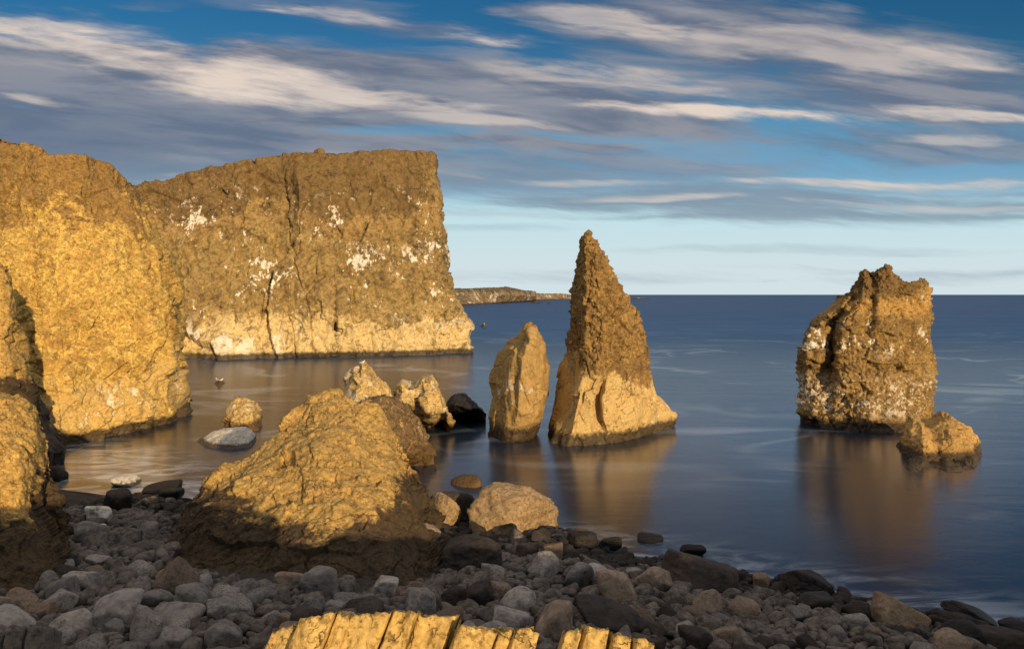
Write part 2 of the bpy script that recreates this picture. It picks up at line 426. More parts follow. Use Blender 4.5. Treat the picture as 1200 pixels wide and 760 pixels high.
m_big = rock_mat('pinnacle_rock', (.21, .130, .048), (.30, .185, .062), (.12, .075, .03), s=1.0, vein=(.50, .32, .10), veinw=.06, smooth_below=4.0,
                 zones=[(-1, 4.0, 1.1, (.60, .42, .17), .9)], guano=[(.5, 2.2, .7, 1.1, .60)], wet=.62, speck=.6)
m_mid = rock_mat('slab_rock', (.45, .30, .115), (.38, .25, .09), (.34, .21, .075), s=1.0, mott=.4, smooth_below=6.2,
                 zones=[(6.2, 20, .8, (.24, .145, .055), .8)], guano=[(1.1, 3.4, .6, 1.2, .60)], wet=.8, crackle=.5, speck=.35)
m_right = rock_mat('crusted_stack_rock', (.20, .125, .045), (.34, .215, .07), (.12, .075, .03), s=1.0, vein=(.50, .34, .13), veinw=.05,
                   zones=[(7.0, 7.9, .5, (.48, .29, .09), .8), (8.2, 40, .6, (.16, .098, .038), .7)],
                   guano=[(4.4, 6.3, .95, 1.1, .575), (.9, 2.8, .7, 3.0, .53), (7.6, 8.5, .9, 1.0, .60)], wet=.55, speck=.95, crackle=.6)
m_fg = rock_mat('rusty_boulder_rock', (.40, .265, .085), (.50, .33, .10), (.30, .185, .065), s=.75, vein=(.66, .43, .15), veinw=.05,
                veina=.3, zones=[(-3, 2.75, .30, (.040, .028, .020), .92)], wet=0, crackle=.9, lichen=((.52, .32, .11), .6), speck=.45)  # near-black foot zone: dark mottled rock, with shade also painted into the colour
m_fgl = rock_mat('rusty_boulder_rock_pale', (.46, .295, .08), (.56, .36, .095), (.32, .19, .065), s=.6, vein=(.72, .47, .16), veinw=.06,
                 veina=.4, zones=[(-3, 4.05, .35, (.040, .028, .020), .92)], wet=0, crackle=.8, lichen=((.46, .27, .09), .6), speck=.5)  # lower zone: dark mottle plus the shadowed half painted into the rock colour
m_warty = rock_mat('tan_warty_rock', (.34, .235, .125), (.40, .28, .15), (.24, .16, .085), s=.45, wet=.25, crackle=.5, speck=.8)
m_surf = rock_mat('tan_surf_rock', (.22, .155, .10), (.27, .195, .13), (.15, .105, .07), s=.6, wet=.3, mott=.4, crackle=.4)
m_pale = rock_mat('pale_sandy_rock', (.60, .44, .19), (.50, .35, .13), (.36, .23, .09), s=.9, guano=[(.9, 6, .6, 1.0, .56)], wet=.5, crackle=.7, speck=.3,
                  wetcol=(.09, .05, .02))
m_brown = rock_mat('brown_mottled_rock', (.15, .10, .048), (.19, .125, .058), (.10, .068, .036), s=.8, lichen=((.46, .31, .13), .7), wet=.9, wetcol=(.10, .058, .02), speck=.7)
m_black = rock_mat('black_wet_rock', (.020, .017, .015), (.030, .025, .020), (.014, .012, .010), s=.5, wet=.3, wetcol=(.008, .007, .007), rough=.6, obj=True)
m_white = rock_mat('white_capped_rock', (.62, .58, .50), (.52, .46, .36), (.66, .62, .56), s=.7, wet=.2, guano=[(.4, 3, .8, 1, .45)])
m_grey = rock_mat('grey_cobble_rock', (.205, .190, .174), (.30, .280, .258), (.118, .107, .098), s=.85, zones=[(-3, .85, .45, (.026, .021, .017), .9)], mott=.3, wet=.16, wetcol=(.014, .012, .011), obj=True, crackle=.15, speck=.7, rough=.85, bumpd=.04)
m_tan = rock_mat('brown_cobble_rock', (.20, .152, .112), (.28, .212, .158), (.12, .09, .068), s=.85, zones=[(-3, .85, .45, (.026, .021, .017), .9)], mott=.3, wet=.16, wetcol=(.014, .011, .009), obj=True, crackle=.2, speck=.6, rough=.85, bumpd=.04)
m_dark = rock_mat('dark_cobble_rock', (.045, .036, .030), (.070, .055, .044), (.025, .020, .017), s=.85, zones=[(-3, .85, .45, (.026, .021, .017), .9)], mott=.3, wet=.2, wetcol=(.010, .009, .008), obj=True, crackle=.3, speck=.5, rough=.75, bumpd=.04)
m_ltgrey = rock_mat('pale_grey_cobble_rock', (.31, .283, .255), (.40, .368, .332), (.19, .17, .15), s=.85, zones=[(-3, .85, .45, (.026, .021, .017), .9)], mott=.3, wet=.16, wetcol=(.02, .018, .016), obj=True, crackle=.1, speck=.9, rough=.85, bumpd=.04)
m_col = rock_mat('yellow_column_rock', (.54, .36, .11), (.62, .42, .14), (.40, .255, .08), s=.35, mott=.75, wet=0, crackle=.9, speck=.6, bumpd=.05)
m_gravel = rock_mat('dark_gravel', (.045, .038, .032), (.065, .054, .045), (.03, .025, .022), s=.3, wet=.2, wetcol=(.010, .009, .008), crackle=1)

# ------------------------------------------------------------------ sea
def sea_mat():
    m = bpy.data.materials.new('sea_water'); m.use_nodes = True; nt = m.node_tree; S.nt = nt
    bs = nt.nodes['Principled BSDF']
    geo = nt.nodes.new('ShaderNodeNewGeometry'); p = S(geo.outputs['Position']); x, y, z = sep(p)
    lg = noise(vscale(p, (.030, .055, 1)), 1.0, 4, .55, 1.2)
    sw = noise(vscale(p, (.060, .085, 1)), 1.0, 2, .5, 1.4)
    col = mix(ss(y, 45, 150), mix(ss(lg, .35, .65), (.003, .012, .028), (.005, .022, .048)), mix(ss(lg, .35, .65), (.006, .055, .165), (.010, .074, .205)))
    # foam trails left by the long exposure, thicker at the beach
    shore = ss(y + x*.62 + (sw-.5)*3.0, 28.6, 23.0)
    foam = ss((noise(vscale(p, (.35, .8, 1)), 1.0, 5, .6, 1.5)), .40, .66)*shore
    trail = ss((sw-.5).abs(), .060, .0)*ss(lg, .46, .60)*ss(y, 190, 70)*.38
    col = mix(foam*.8 + trail*.8, col, (.55, .62, .68))
    nt.links.new(col.k, bs.inputs['Base Color'])
    bs.inputs['IOR'].default_value = 1.33; bs.inputs['Specular Tint'].default_value = (.70, .86, 1.0, 1)
    rg = ss(y, 20, 400, .20, .34); nt.links.new(rg.k, bs.inputs['Roughness'])
    sl = ss(y, 25, 140, .55, .17); nt.links.new(sl.k, bs.inputs['Specular IOR Level'])
    h = noise(vscale(p, (.45, 1.0, 1)), 1.0, 5, .65, 1.4)*.5 + noise(vscale(p, (.07, .20, 1)), 1.0, 3, .5, 1.5)*1.6
    nrm = bump(h, .20, .12); nt.links.new(nrm.k, bs.inputs['Normal'])
    # wind-roughened water mirrors only part of the low sky: a glossy layer over the blue body colour
    bs.inputs['Specular IOR Level'].default_value = 0.0
    for lk in list(bs.inputs['Specular IOR Level'].links): nt.links.remove(lk)
    gl = nt.nodes.new('ShaderNodeBsdfGlossy'); gl.inputs['Color'].default_value = (.92, .93, 1.0, 1)
    nt.links.new(rg.k, gl.inputs['Roughness']); nt.links.new(nrm.k, gl.inputs['Normal'])
    mx = nt.nodes.new('ShaderNodeMixShader'); fr = nt.nodes.new('ShaderNodeFresnel'); fr.inputs['IOR'].default_value = 1.33
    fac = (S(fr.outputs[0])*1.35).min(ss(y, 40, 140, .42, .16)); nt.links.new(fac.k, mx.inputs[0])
    nt.links.new(bs.outputs[0], mx.inputs[1]); nt.links.new(gl.outputs[0], mx.inputs[2])
    nt.links.new(mx.outputs[0], nt.nodes['Material Output'].inputs['Surface'])
    return m
R = 42000.0
xs = np.array([-R, -4000, -400, -60, 60, 400, 4000, R]); ys = np.array([-R, -400, -40, 60, 400, 4000, R])
V = np.array([(x, y, 0) for x in xs for y in ys], float); n = len(ys)
Fq = np.array([(i*n+j, (i+1)*n+j, (i+1)*n+j+1, i*n+j+1) for i in range(len(xs)-1) for j in range(n-1)])
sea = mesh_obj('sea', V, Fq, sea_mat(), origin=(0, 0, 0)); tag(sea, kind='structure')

# ------------------------------------------------------------------ beach and the bank behind the camera
SX = [-60, -30, -20, -12.1, -6, .63, 2.67, 5, 7.2, 9.0, 10.4, 11.7, 20, 60]
SY = [44, 36, 31.0, 27.2, 26.0, 24.6, 22.9, 21.4, 20.2, 19.0, 17.8, 16.6, 12, 4]
TX = [-60, -9, -4.2, -2.2, -1.25, -1.0, 2.0, 2.7, 5.3, 7, 11, 20, 60]    # height of the bank's brink
TZ = [7.1, 6.8, 6.5, 6.35, 6.2, 5.6, 5.6, 5.75, 5.55, 5.35, 5.0, 4.7, 4.7]
def ground_z(X, Y):
    ysh = np.interp(X, SX, SY)
    b = .2*(ysh-Y)
    b = np.where(b < 0, b*1.6, b); b = np.maximum(b, -3.5)
    q = np.stack([X*.35, Y*.35, 0*X], -1).reshape(-1, 3)
    b = b + (perlin(q, 5)*.28).reshape(np.shape(X))
    brink = np.interp(X, TX, TZ)
    e = 3.2
    up = sst(Y, 4.7, e)
    topz = brink + np.clip(e-1.2-Y, 0, 6)*.05
    return b*(1-up) + topz*up

X1 = np.r_[np.linspace(-60, -16, 20)[:-1], np.linspace(-16, 16, 170), np.linspace(16, 60, 20)[1:]]
Y1 = np.r_[np.linspace(-40, -2, 20)[:-1], np.linspace(-2, 34, 190), np.linspace(34, 60, 12)[1:]]
gx, gy = np.meshgrid(X1, Y1, indexing='ij')

def sst(x, a, b):
    t = np.clip((x-a)/(b-a), 0, 1); return t*t*(3-2*t)
gz = ground_z(gx, gy)
V = np.stack([gx, gy, gz], -1).reshape(-1, 3); nY = len(Y1)
ii, jj = np.meshgrid(np.arange(len(X1)-1), np.arange(nY-1), indexing='ij'); b0 = (ii*nY+jj).ravel()
Fq = np.stack([b0, b0+nY, b0+nY+1, b0+1], 1)
V = displace(V, np.tile([0, 0, 1.], (len(V), 1)), [('lump', 40, 4), ('fbm', 30, 3)], .02, 3)
beach = mesh_obj('beach', V, Fq, m_gravel, origin=(0, 0, 0)); tag(beach, kind='structure')

def ground_hit(px, py, off=0.0):
    ys_ = np.linspace(4.5, 60, 1200); X = (px-600)/F*ys_; Z = H-(py-HZ)/F*ys_
    gz = np.maximum(ground_z(X, ys_), 0)+off
    k = np.where(Z <= gz)[0]
    return (ys_[k[0]] if len(k) else 60.0)

# ------------------------------------------------------------------ cliffs
L = [('fbm', 90, 8, {'oct': 3}), ('facet', 75, 10, {'warp': .15, 'stretch': (1, 1, 1.6), 'z': (16.5, 12.5)}), ('facet', 22, 3.2, {'warp': .2}), ('fbm', 20, 1.2, {'oct': 5, 'gain': .6}), ('facet', 42, 8, {'warp': .1, 'z': (7.5, 6)}), ('crack', 45, 3, {'warp': .5, 'z': (7.5, 6)}), ('block', 9, .7, {'warp': .5}), ('lump', 6, 1.6), ('fbm', 9, 1.2, {'oct': 3, 'gain': .7}), ('crack', 60, 3.5, {'warp': .7})]
rock('cliff', [
    [(-260, 140, 50), (-260, 300, 46), (-260, 560, 34)],
    [(-60, 152, 47), (-60, 300, 44), (-60, 545, 34.5)],
    [(0, 162, 44.5), (0, 300, 42.5), (10, 440, 39), (20, 538, WY(538))],
    [(40, 172, 44), (38, 300, 42), (50, 440, 38.7), (66, 524, WY(524))],
    [(56, 184, 44.2), (60, 300, 42), (80, 440, 39.3), (92, 520, WY(520))],
    [(98, 183, 45.5), (98, 300, 43), (115, 430, 41), (130, 513, WY(513))],
    [(122, 190, 47), (130, 300, 44), (150, 420, 42.5), (160, 506, WY(506))],
    [(140, 200, 48), (160, 300, 45.5), (175, 345, 44.5), (178, 400, 44.2), (182, 500, WY(500))],
    [(152, 211, 49.5), (180, 290, 47.5), (196, 345, 46.5), (198, 400, 45.5), (202, 496, WY(495))],
    [(158, 216, 51), (176, 250, 51), (196, 300, 50.5), (208, 345, 50), (212, 390, 49.5), (213, 440, 49), (217, 455, 49), (217, 490, 48.5)],
], m_near, L, thick=.5, plateau=.9, step=1.25, seed=2, tpow=.3,
     label='tall golden ochre cliff at the left edge, its foot in the water', cat='cliff')

LF = [('fbm', 110, 6, {'oct': 3}), ('facet', 60, 11, {'warp': .2, 'stretch': (1, 1, 2.6), 'z': (25.0, 20.5)}), ('facet', 20, 4.0, {'warp': .25, 'stretch': (1, 1, 1.7), 'z': (26.0, 23.0)}), ('fbm', 24, 1.6, {'oct': 5, 'gain': .6}), ('block', 8, .9, {'warp': .4}), ('crack', 75, 5, {'warp': .7, 'stretch': (1, 1, 3.5), 'w': .03}),
      ('lump', 5, 1.3), ('ridge', 18, 1.6, {'stretch': (1, 1, 1.6)})]
rock('cliff', [
    [(90, 222, 92), (90, 300, 90), (90, 430, 84)],
    [(160, 216, 96), (165, 300, 93), (175, 425, WY(424))],
    [(215, 207, 97), (215, 300, 94), (215, 380, 91), (215, 421, WY(421))],
    [(262, 196, 98), (262, 300, 95), (262, 380, 92), (262, 421, WY(421))],
    [(276, 190, 97), (285, 300, 95), (292, 380, 92.5), (292, 420, WY(420))],
    [(330, 180, 98.5), (322, 240, 97.6), (330, 320, 95), (334, 380, 92.8), (334, 419, WY(419))],
    [(345, 178, 98), (348, 220, 96), (350, 320, 94.5), (352, 380, 92.5), (352, 419, WY(419))],
    [(390, 177, 99), (390, 230, 97), (390, 320, 95), (391.5, 370, 93), (390.5, 418, WY(418))],
    [(394, 177, 99), (393, 230, 97), (393, 320, 95), (395.5, 370, 94.5), (393.0, 418, WY(418)+3.5)],
    [(400, 177, 99), (398, 230, 97), (398, 320, 95), (399, 370, 93), (396.5, 418, WY(418))],
    [(450, 178, 100), (450, 240, 98), (450, 330, 96), (452, 380, 94.5), (455, 417, WY(417))],
    [(490, 179, 101), (490, 240, 99), (495, 330, 97), (505, 380, 96.5), (510, 415, WY(415))],
    [(507, 180, 103), (509, 240, 101), (515, 330, 100), (530, 378, 98), (540, 414, WY(414))],
    [(511, 183, 106), (512, 240, 106), (512, 262, 105), (519, 295, 104), (519, 322, 103), (533, 350, 102), (548, 372, 101), (553, 383, 100.5), (548, 395, 100), (549, 413, WY(413.5))],
], m_far, LF, thick=.75, plateau=.9, step=1.2, seed=5, tpow=.3,
     label='broad flat-topped brown cliff with white bird droppings, beyond the bay', cat='cliff')

# ------------------------------------------------------------------ sea stacks
LB = [('fbm', 46, 2.4, {'oct': 3}), ('facet', 34, 4.5, {'warp': .15, 'stretch': (1, 1, 1.6), 'z': (8.0, 5.5)}), ('facet', 12, 2.2, {'z': (3.6, 4.8)}), ('lump', 11, 3.0, {'z': (3.6, 4.8)}), ('block', 7, 1.6, {'z': (3.6, 4.8)}), ('fbm', 8, 2.4, {'oct': 4, 'gain': .6, 'z': (3.6, 4.8)}),
      ('fbm', 20, 3.2, {'z': (4.0, 5.0)}), ('fbm', 14, .7, {'oct': 4}), ('lump', 9, 1.8, {'z': (.9, .2)}), ('lump', 6, .9, {'z': (1.8, .8)}), ('crack', 60, 1.6, {'warp': .5})]
rock('sea_stack', [
    [(686, 274, 40.8), (680, 290, 41.6), (673, 320, 42), (670, 350, 42.4), (668, 385, 42.6), (664, 410, 42.8), (656, 432, 42.8), (653, 450, 42.6), (648, 480, 42.4), (643, 500, 42), (643, 515, 41.4)],
    [(687, 273, 40.2), (683, 290, 40.5), (679, 320, 40.7), (677, 350, 40.9), (674, 400, 41.2), (666, 440, 41.2), (655, 485, 40.8), (648, 519, WY(519))],
    [(688, 273, 39.8), (687, 290, 39.5), (685, 320, 39.3), (684, 350, 39.2), (683, 395, 39.6), (680, 435, 39.7), (668, 480, 39.4), (659, 522, WY(521.5))],
    [(688.6, 273, 39.7), (688.5, 292, 39.3), (687, 330, 39.1), (687, 380, 39.0), (687, 425, 38.9), (677, 470, 38.5), (666, 522.5, WY(522.5))],
    [(689, 273, 39.7), (690, 292, 39.4), (690, 330, 39.2), (692, 380, 39.0), (690, 420, 38.9), (684, 470, 38.6), (676, 522, WY(522))],
    [(689.5, 273, 39.7), (697, 292, 39.3), (700, 330, 39.0), (706, 380, 38.8), (705, 434, 38.5), (693, 464, 38.55), (692, 482, 38.5), (704, 521, WY(521))],
    [(689.6, 273, 39.7), (698, 292, 39.3), (702, 330, 39.0), (709, 380, 38.9), (708, 437, 38.7), (702, 464, 39.5), (702, 484, 39.4), (709, 521, WY(521))],
    [(690, 273, 39.8), (701, 292, 39.4), (707, 330, 39.2), (720, 380, 39.0), (713, 438, 38.8), (706, 470, 38.5), (707, 492, 38.5), (718, 519, WY(519))],
    [(690.5, 274, 40), (704, 294, 39.8), (712, 320, 39.6), (728, 350, 39.5), (738, 400, 39.3), (742, 450, 39.4), (744, 490, 39.6), (745, 513, WY(513))],
    [(691, 275, 40.2), (708, 296, 40.3), (714, 320, 40.2), (733, 348, 40.4), (745, 385, 40.3), (756, 430, 40.5), (763, 475, 41), (772, 506, WY(506))],
    [(692, 277, 40.6), (697, 291, 40.8), (711, 305, 41), (716, 325, 41), (719, 338, 41.2), (737, 347, 41.6), (742, 365, 41.8), (751, 388, 42), (759, 412, 42.4), (762, 430, 42.6), (770, 462, 43), (779, 470, 43.4), (793, 483, 43.8), (795, 492, 44), (793, 500, WY(499))],
], m_big, LB, thick=.55, plateau=.04, step=.9, seed=11, blur=1,
     label='tallest pointed sea stack, craggy above and smooth tan at its foot', cat='sea stack')
LM = [('fbm', 40, 2.0, {'oct': 3}), ('facet', 26, 3.0, {'warp': .1, 'stretch': (1, 1, 2.2)}), ('lump', 9, 2.0, {'z': (1.5, .4)}), ('block', 26, 2.6, {'warp': .2, 'stretch': (1, 1, 1.8)}), ('fbm', 10, .9, {'oct': 4, 'gain': .6}), ('crack', 34, 1.6, {'warp': .5, 'stretch': (1, 1, 2)}), ('fbm', 9, 2.2, {'z': (6.0, 6.8)})]
rock('sea_stack', [
    [(613, 384, 41.4), (606, 394, 41.5), (596, 402, 41.6), (584, 416, 41.7), (580, 430, 41.7), (577, 448, 41.7), (577, 470, 41.6), (573, 486, 41.5), (572, 507, 41.3)],
    [(615, 383, 40.4), (608, 396, 40.6), (598, 408, 40.5), (590, 430, 40.6), (588, 460, 40.7), (582, 490, 40.5), (580, 513, WY(513))],
    [(618, 382, 39.9), (614, 400, 39.9), (603, 420, 39.5), (598, 450, 39.6), (594, 485, 39.6), (588, 516, WY(516))],
    [(621, 381, 39.9), (621, 398, 39.0), (611, 422, 38.7), (608, 450, 38.7), (605, 485, 38.7), (600, 517, WY(517.5))],
    [(624, 382, 40), (628, 398, 39.2), (628, 420, 39.0), (626, 450, 38.9), (622, 485, 38.9), (617, 516, WY(516))],
    [(626, 383, 40.3), (634, 395, 39.9), (637, 410, 39.7), (636, 450, 39.6), (632, 485, 39.6), (625, 513, WY(513))],
    [(628, 385, 41.3), (636, 394, 41.6), (640, 405, 41.8), (642, 425, 42), (642, 455, 42), (639, 480, 42), (633, 503, 41.8), (630, 509, 41.5)],
], m_mid, LM, thick=.9, plateau=.1, step=.8, seed=21, blur=1,
     label='slim tan slab-like sea stack left of the tallest pointed one', cat='sea stack')
LR = [('fbm', 44, 3.0, {'oct': 3}), ('facet', 30, 5.0, {'warp': .2}), ('facet', 10, 2.2, {'warp': .2}), ('lump', 5.5, 2.6, {'z': (5.4, 3.4)}), ('fbm', 7, 2.0, {'oct': 4, 'gain': .6}), ('crack', 36, 3.0, {'warp': .5})]
rock('sea_stack', [
    [(1003, 329, 46), (992, 346, 46), (982, 356, 46), (971, 367, 46), (950, 380, 46), (946, 391, 46), (935, 406, 46), (934, 424, 46), (936, 440, 46), (938, 460, 45.8), (938, 480, 45.6), (940, 493, 45.5)],
    [(1004, 327, 45.4), (996, 344, 45.4), (984, 358, 45.3), (968, 372, 45.2), (952, 389, 44.6), (946, 412, 44.6), (944, 435, 45.0), (946, 460, 45.0), (948, 497, WY(497.5))],
    [(1008, 321, 45.0), (1000, 340, 44.9), (986, 360, 44.9), (972, 378, 45.0), (964, 398, 44.4), (962, 420, 44.5), (956, 440, 45.1), (956, 465, 44.4), (960, 500, WY(500))],
    [(1011, 318.5, 44.8), (1004, 340, 44.7), (992, 360, 44.9), (980, 376, 45.6), (974, 395, 45.8), (976, 418, 45.6), (970, 440, 45.3), (970, 465, 44.3), (972, 502, WY(502))],
    [(1014, 317.5, 44.7), (1010, 338, 44.3), (1001, 358, 44.1), (990, 370, 43.7), (984, 392, 43.9), (984, 425, 44.0), (982, 460, 43.9), (984, 504, WY(504))],
    [(1018, 319, 44.7), (1018, 338, 44.2), (1012, 358, 44.1), (1002, 368, 43.5), (996, 392, 43.6), (995, 430, 43.7), (995, 460, 43.6), (996, 505, WY(505))],
    [(1022, 324, 44.8), (1023, 340, 44.4), (1022, 362, 44.3), (1020, 368, 43.7), (1014, 395, 43.6), (1012, 430, 43.5), (1010, 460, 43.3), (1010, 506, WY(506.3))],
    [(1027, 319, 44.7), (1030, 340, 44.0), (1028, 363, 43.9), (1028, 369, 43.5), (1026, 398, 43.5), (1024, 430, 43.4), (1022, 460, 43.2), (1022, 506, WY(506.5))],
    [(1038, 312, 44.6), (1042, 340, 44.0), (1044, 363, 44.1), (1046, 372, 43.5), (1046, 400, 43.5), (1046, 430, 43.3), (1046, 460, 43.1), (1046, 507, WY(507))],
    [(1044, 315, 44.7), (1048, 340, 44.2), (1052, 363, 44.3), (1054, 372, 43.6), (1055, 400, 43.6), (1056, 430, 43.4), (1057, 460, 43.3), (1058, 506, WY(506))],
    [(1052, 328, 44.9), (1059, 343, 44.6), (1062, 364, 44.6), (1064, 374, 43.9), (1066, 402, 43.8), (1068, 430, 43.5), (1070, 460, 43.5), (1070, 505, WY(505.5))],
    [(1066, 330.5, 45), (1070, 344, 44.7), (1074, 364, 44.7), (1076, 375, 44.2), (1079, 402, 44.2), (1081, 430, 44.0), (1082, 460, 44.0), (1081, 502, WY(502.5))],
    [(1076, 328, 45.1), (1079, 345, 44.9), (1083, 362, 44.9), (1084, 378, 44.7), (1086, 404, 44.7), (1087, 432, 44.6), (1086, 460, 44.6), (1087, 500, WY(500.5))],
    [(1082, 326, 45.4), (1085, 345, 45.2), (1088, 362, 45.2), (1087, 385, 45.1), (1090, 406, 45.1), (1093, 435, 45.1), (1090, 461, 45.1), (1091, 499, WY(499))],
    [(1084, 327, 46.4), (1090, 335, 46.5), (1091, 352, 46.6), (1092, 372, 46.6), (1089, 388, 46.6), (1093, 405, 46.6), (1097, 432, 46.6), (1093, 458, 46.3), (1094, 480, 46), (1100, 492, 45.8)],
], m_right, LR, thick=.7, plateau=.06, step=.85, seed=31, blur=1,
     label='broad blocky sea stack on the right with three crags on top', cat='sea stack')
LS = [('fbm', 30, 2.5, {'oct': 3}), ('facet', 18, 3.6, {'warp': .1}), ('lump', 7, 1.0), ('fbm', 6, 1.2, {'oct': 3}), ('crack', 34, 1.2, {'warp': .5})]
m_rs = rock_mat('ochre_outlier_rock', (.46, .29, .10), (.54, .34, .115), (.34, .21, .08), s=.8, wet=.45, speck=.8, crackle=.6)
rock('sea_rock', [
    [(1064, 497, 37.5), (1060, 512, 37.2), (1059, 530, 37), (1058, 546, 36.4)],
    [(1070, 492, 36.6), (1066, 515, 35.6), (1066, 535, 35.2), (1067, 552, WY(552))],
    [(1080, 496, 36), (1082, 515, 35), (1082, 535, 34.8), (1082, 553, WY(553))],
    [(1090, 502, 36), (1098, 520, 35.1), (1103, 540, 34.9), (1104, 553, WY(552))],
    [(1096, 500, 36), (1104, 515, 35.0), (1108, 535, 34.7), (1110, 552, WY(552.5))],
    [(1108, 490, 36.3), (1116, 510, 35), (1120, 535, 34.6), (1122, 552, WY(552))],
    [(1122, 493, 36.6), (1134, 512, 35.6), (1140, 532, 35), (1142, 550, WY(550))],
    [(1134, 503, 37.5), (1147, 514, 37.3), (1150, 524, 37), (1158, 536, 36.7), (1156, 548, 36.4)],
], m_rs, LS, thick=.7, plateau=.2, step=.8, seed=41, blur=1,
     label='small two-lobed ochre rock in the sea in front of the right stack', cat='rock')

# ------------------------------------------------------------------ foreground masses
LG = [('fbm', 130, 9, {'oct': 3}), ('facet', 70, 7, {'warp': .12}), ('facet', 30, 3.6, {'warp': .2}), ('facet', 11, 1.5, {'warp': .2}), ('fbm', 22, 1.0, {'oct': 5, 'gain': .6}), ('crack', 80, 6, {'warp': 1.0, 'w': .035}), ('block', 8, .8, {'warp': .5}), ('lump', 5, .9)]
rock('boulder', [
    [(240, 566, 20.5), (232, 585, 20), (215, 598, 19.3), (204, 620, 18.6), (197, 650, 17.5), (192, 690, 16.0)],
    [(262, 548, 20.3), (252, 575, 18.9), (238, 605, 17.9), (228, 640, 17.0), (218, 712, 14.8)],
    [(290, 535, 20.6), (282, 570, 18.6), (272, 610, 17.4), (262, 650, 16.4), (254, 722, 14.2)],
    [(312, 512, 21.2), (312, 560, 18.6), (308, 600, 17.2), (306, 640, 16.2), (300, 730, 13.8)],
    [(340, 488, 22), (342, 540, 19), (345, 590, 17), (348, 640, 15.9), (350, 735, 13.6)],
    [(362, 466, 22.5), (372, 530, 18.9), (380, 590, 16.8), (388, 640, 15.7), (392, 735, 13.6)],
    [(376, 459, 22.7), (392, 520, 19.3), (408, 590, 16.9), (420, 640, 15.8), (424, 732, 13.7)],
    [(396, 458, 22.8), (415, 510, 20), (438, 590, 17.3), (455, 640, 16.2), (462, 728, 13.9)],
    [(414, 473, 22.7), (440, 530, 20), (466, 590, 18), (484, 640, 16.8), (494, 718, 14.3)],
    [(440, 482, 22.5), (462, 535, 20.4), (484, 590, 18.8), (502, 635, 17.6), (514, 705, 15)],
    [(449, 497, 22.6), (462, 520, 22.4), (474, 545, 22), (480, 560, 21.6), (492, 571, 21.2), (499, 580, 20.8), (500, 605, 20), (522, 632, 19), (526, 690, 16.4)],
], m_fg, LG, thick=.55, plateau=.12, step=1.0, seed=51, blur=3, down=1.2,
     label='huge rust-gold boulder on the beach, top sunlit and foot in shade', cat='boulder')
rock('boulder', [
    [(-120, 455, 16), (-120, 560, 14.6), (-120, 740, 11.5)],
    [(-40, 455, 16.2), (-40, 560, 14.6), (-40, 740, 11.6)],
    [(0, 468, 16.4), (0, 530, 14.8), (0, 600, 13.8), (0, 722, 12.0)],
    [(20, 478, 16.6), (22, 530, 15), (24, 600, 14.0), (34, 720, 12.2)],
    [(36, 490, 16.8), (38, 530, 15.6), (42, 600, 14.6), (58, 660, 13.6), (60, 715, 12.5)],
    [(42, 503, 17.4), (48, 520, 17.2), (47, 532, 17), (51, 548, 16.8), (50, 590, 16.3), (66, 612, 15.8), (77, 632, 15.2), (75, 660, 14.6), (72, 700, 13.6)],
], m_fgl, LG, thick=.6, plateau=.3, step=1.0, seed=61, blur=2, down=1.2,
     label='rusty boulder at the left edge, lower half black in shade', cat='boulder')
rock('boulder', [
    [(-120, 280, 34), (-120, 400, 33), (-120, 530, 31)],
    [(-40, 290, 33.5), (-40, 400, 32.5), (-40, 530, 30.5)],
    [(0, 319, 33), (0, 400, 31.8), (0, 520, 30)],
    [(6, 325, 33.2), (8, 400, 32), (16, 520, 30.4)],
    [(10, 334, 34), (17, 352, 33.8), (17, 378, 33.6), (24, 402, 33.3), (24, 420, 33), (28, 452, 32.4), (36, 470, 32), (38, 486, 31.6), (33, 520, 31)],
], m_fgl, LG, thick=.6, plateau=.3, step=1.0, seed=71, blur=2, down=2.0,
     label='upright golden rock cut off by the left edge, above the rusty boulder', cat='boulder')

LP = [('fbm', 34, 1.6, {'oct': 3}), ('facet', 22, 4.5, {'warp': .1}), ('block', 7, .8, {'warp': .4}), ('fbm', 6, 1.0, {'oct': 3}), ('crack', 26, 1.6, {'warp': .5})]
# pointed rock behind the big boulder
rock('sea_rock', [
    [(408, 436, 39.5), (405, 442, 39.5), (406, 460, 39), (406, 500, 36)],
    [(418, 430, 38.8), (416, 445, 38), (416, 470, 37), (416, 505, 35)],
    [(424, 425, 38.5), (424, 445, 37.9), (424, 465, 37.3), (424, 505, 35.0)],
    [(427, 427, 38.6), (430, 445, 38.1), (430, 465, 37.5), (432, 505, 35.2)],
    [(434, 435, 38.8), (440, 448, 38.2), (442, 465, 37.6), (444, 505, 35.6)],
    [(446, 444, 40), (453, 450, 39.8), (459, 459, 39.4), (461, 475, 38.6), (462, 500, 37)],
], m_pale, LP, thick=.8, plateau=.15, step=.8, seed=81,
     label='pointed pale gold rock behind the huge boulder, a gull on its tip', cat='rock')
rock('sea_rock', [
    [(463, 456, 41), (460, 462, 41), (461, 475, 40.4), (464, 490, 39.5)],
    [(470, 450, 40.2), (470, 470, 39.4), (474, 496, WY(498))],
    [(480, 455, 40), (482, 475, 39.2), (486, 499, WY(500))],
    [(488, 452, 40), (492, 470, 39.8), (496, 499, WY(500))],
    [(494, 445, 40), (500, 465, 39.0), (502, 480, 38.8), (504, 499, WY(500))],
    [(505, 443, 40.2), (512, 465, 39.6), (514, 480, 39.5), (518, 496, WY(497))],
    [(514, 446, 41.4), (518, 458, 41.4), (520, 472, 41.2), (526, 482, 41.2), (528, 493, 42)],
], m_pale, LP, thick=.8, plateau=.2, step=.8, seed=91,
     label='cream rock with two rounded heads, between the pointed one and the black rock', cat='rock')
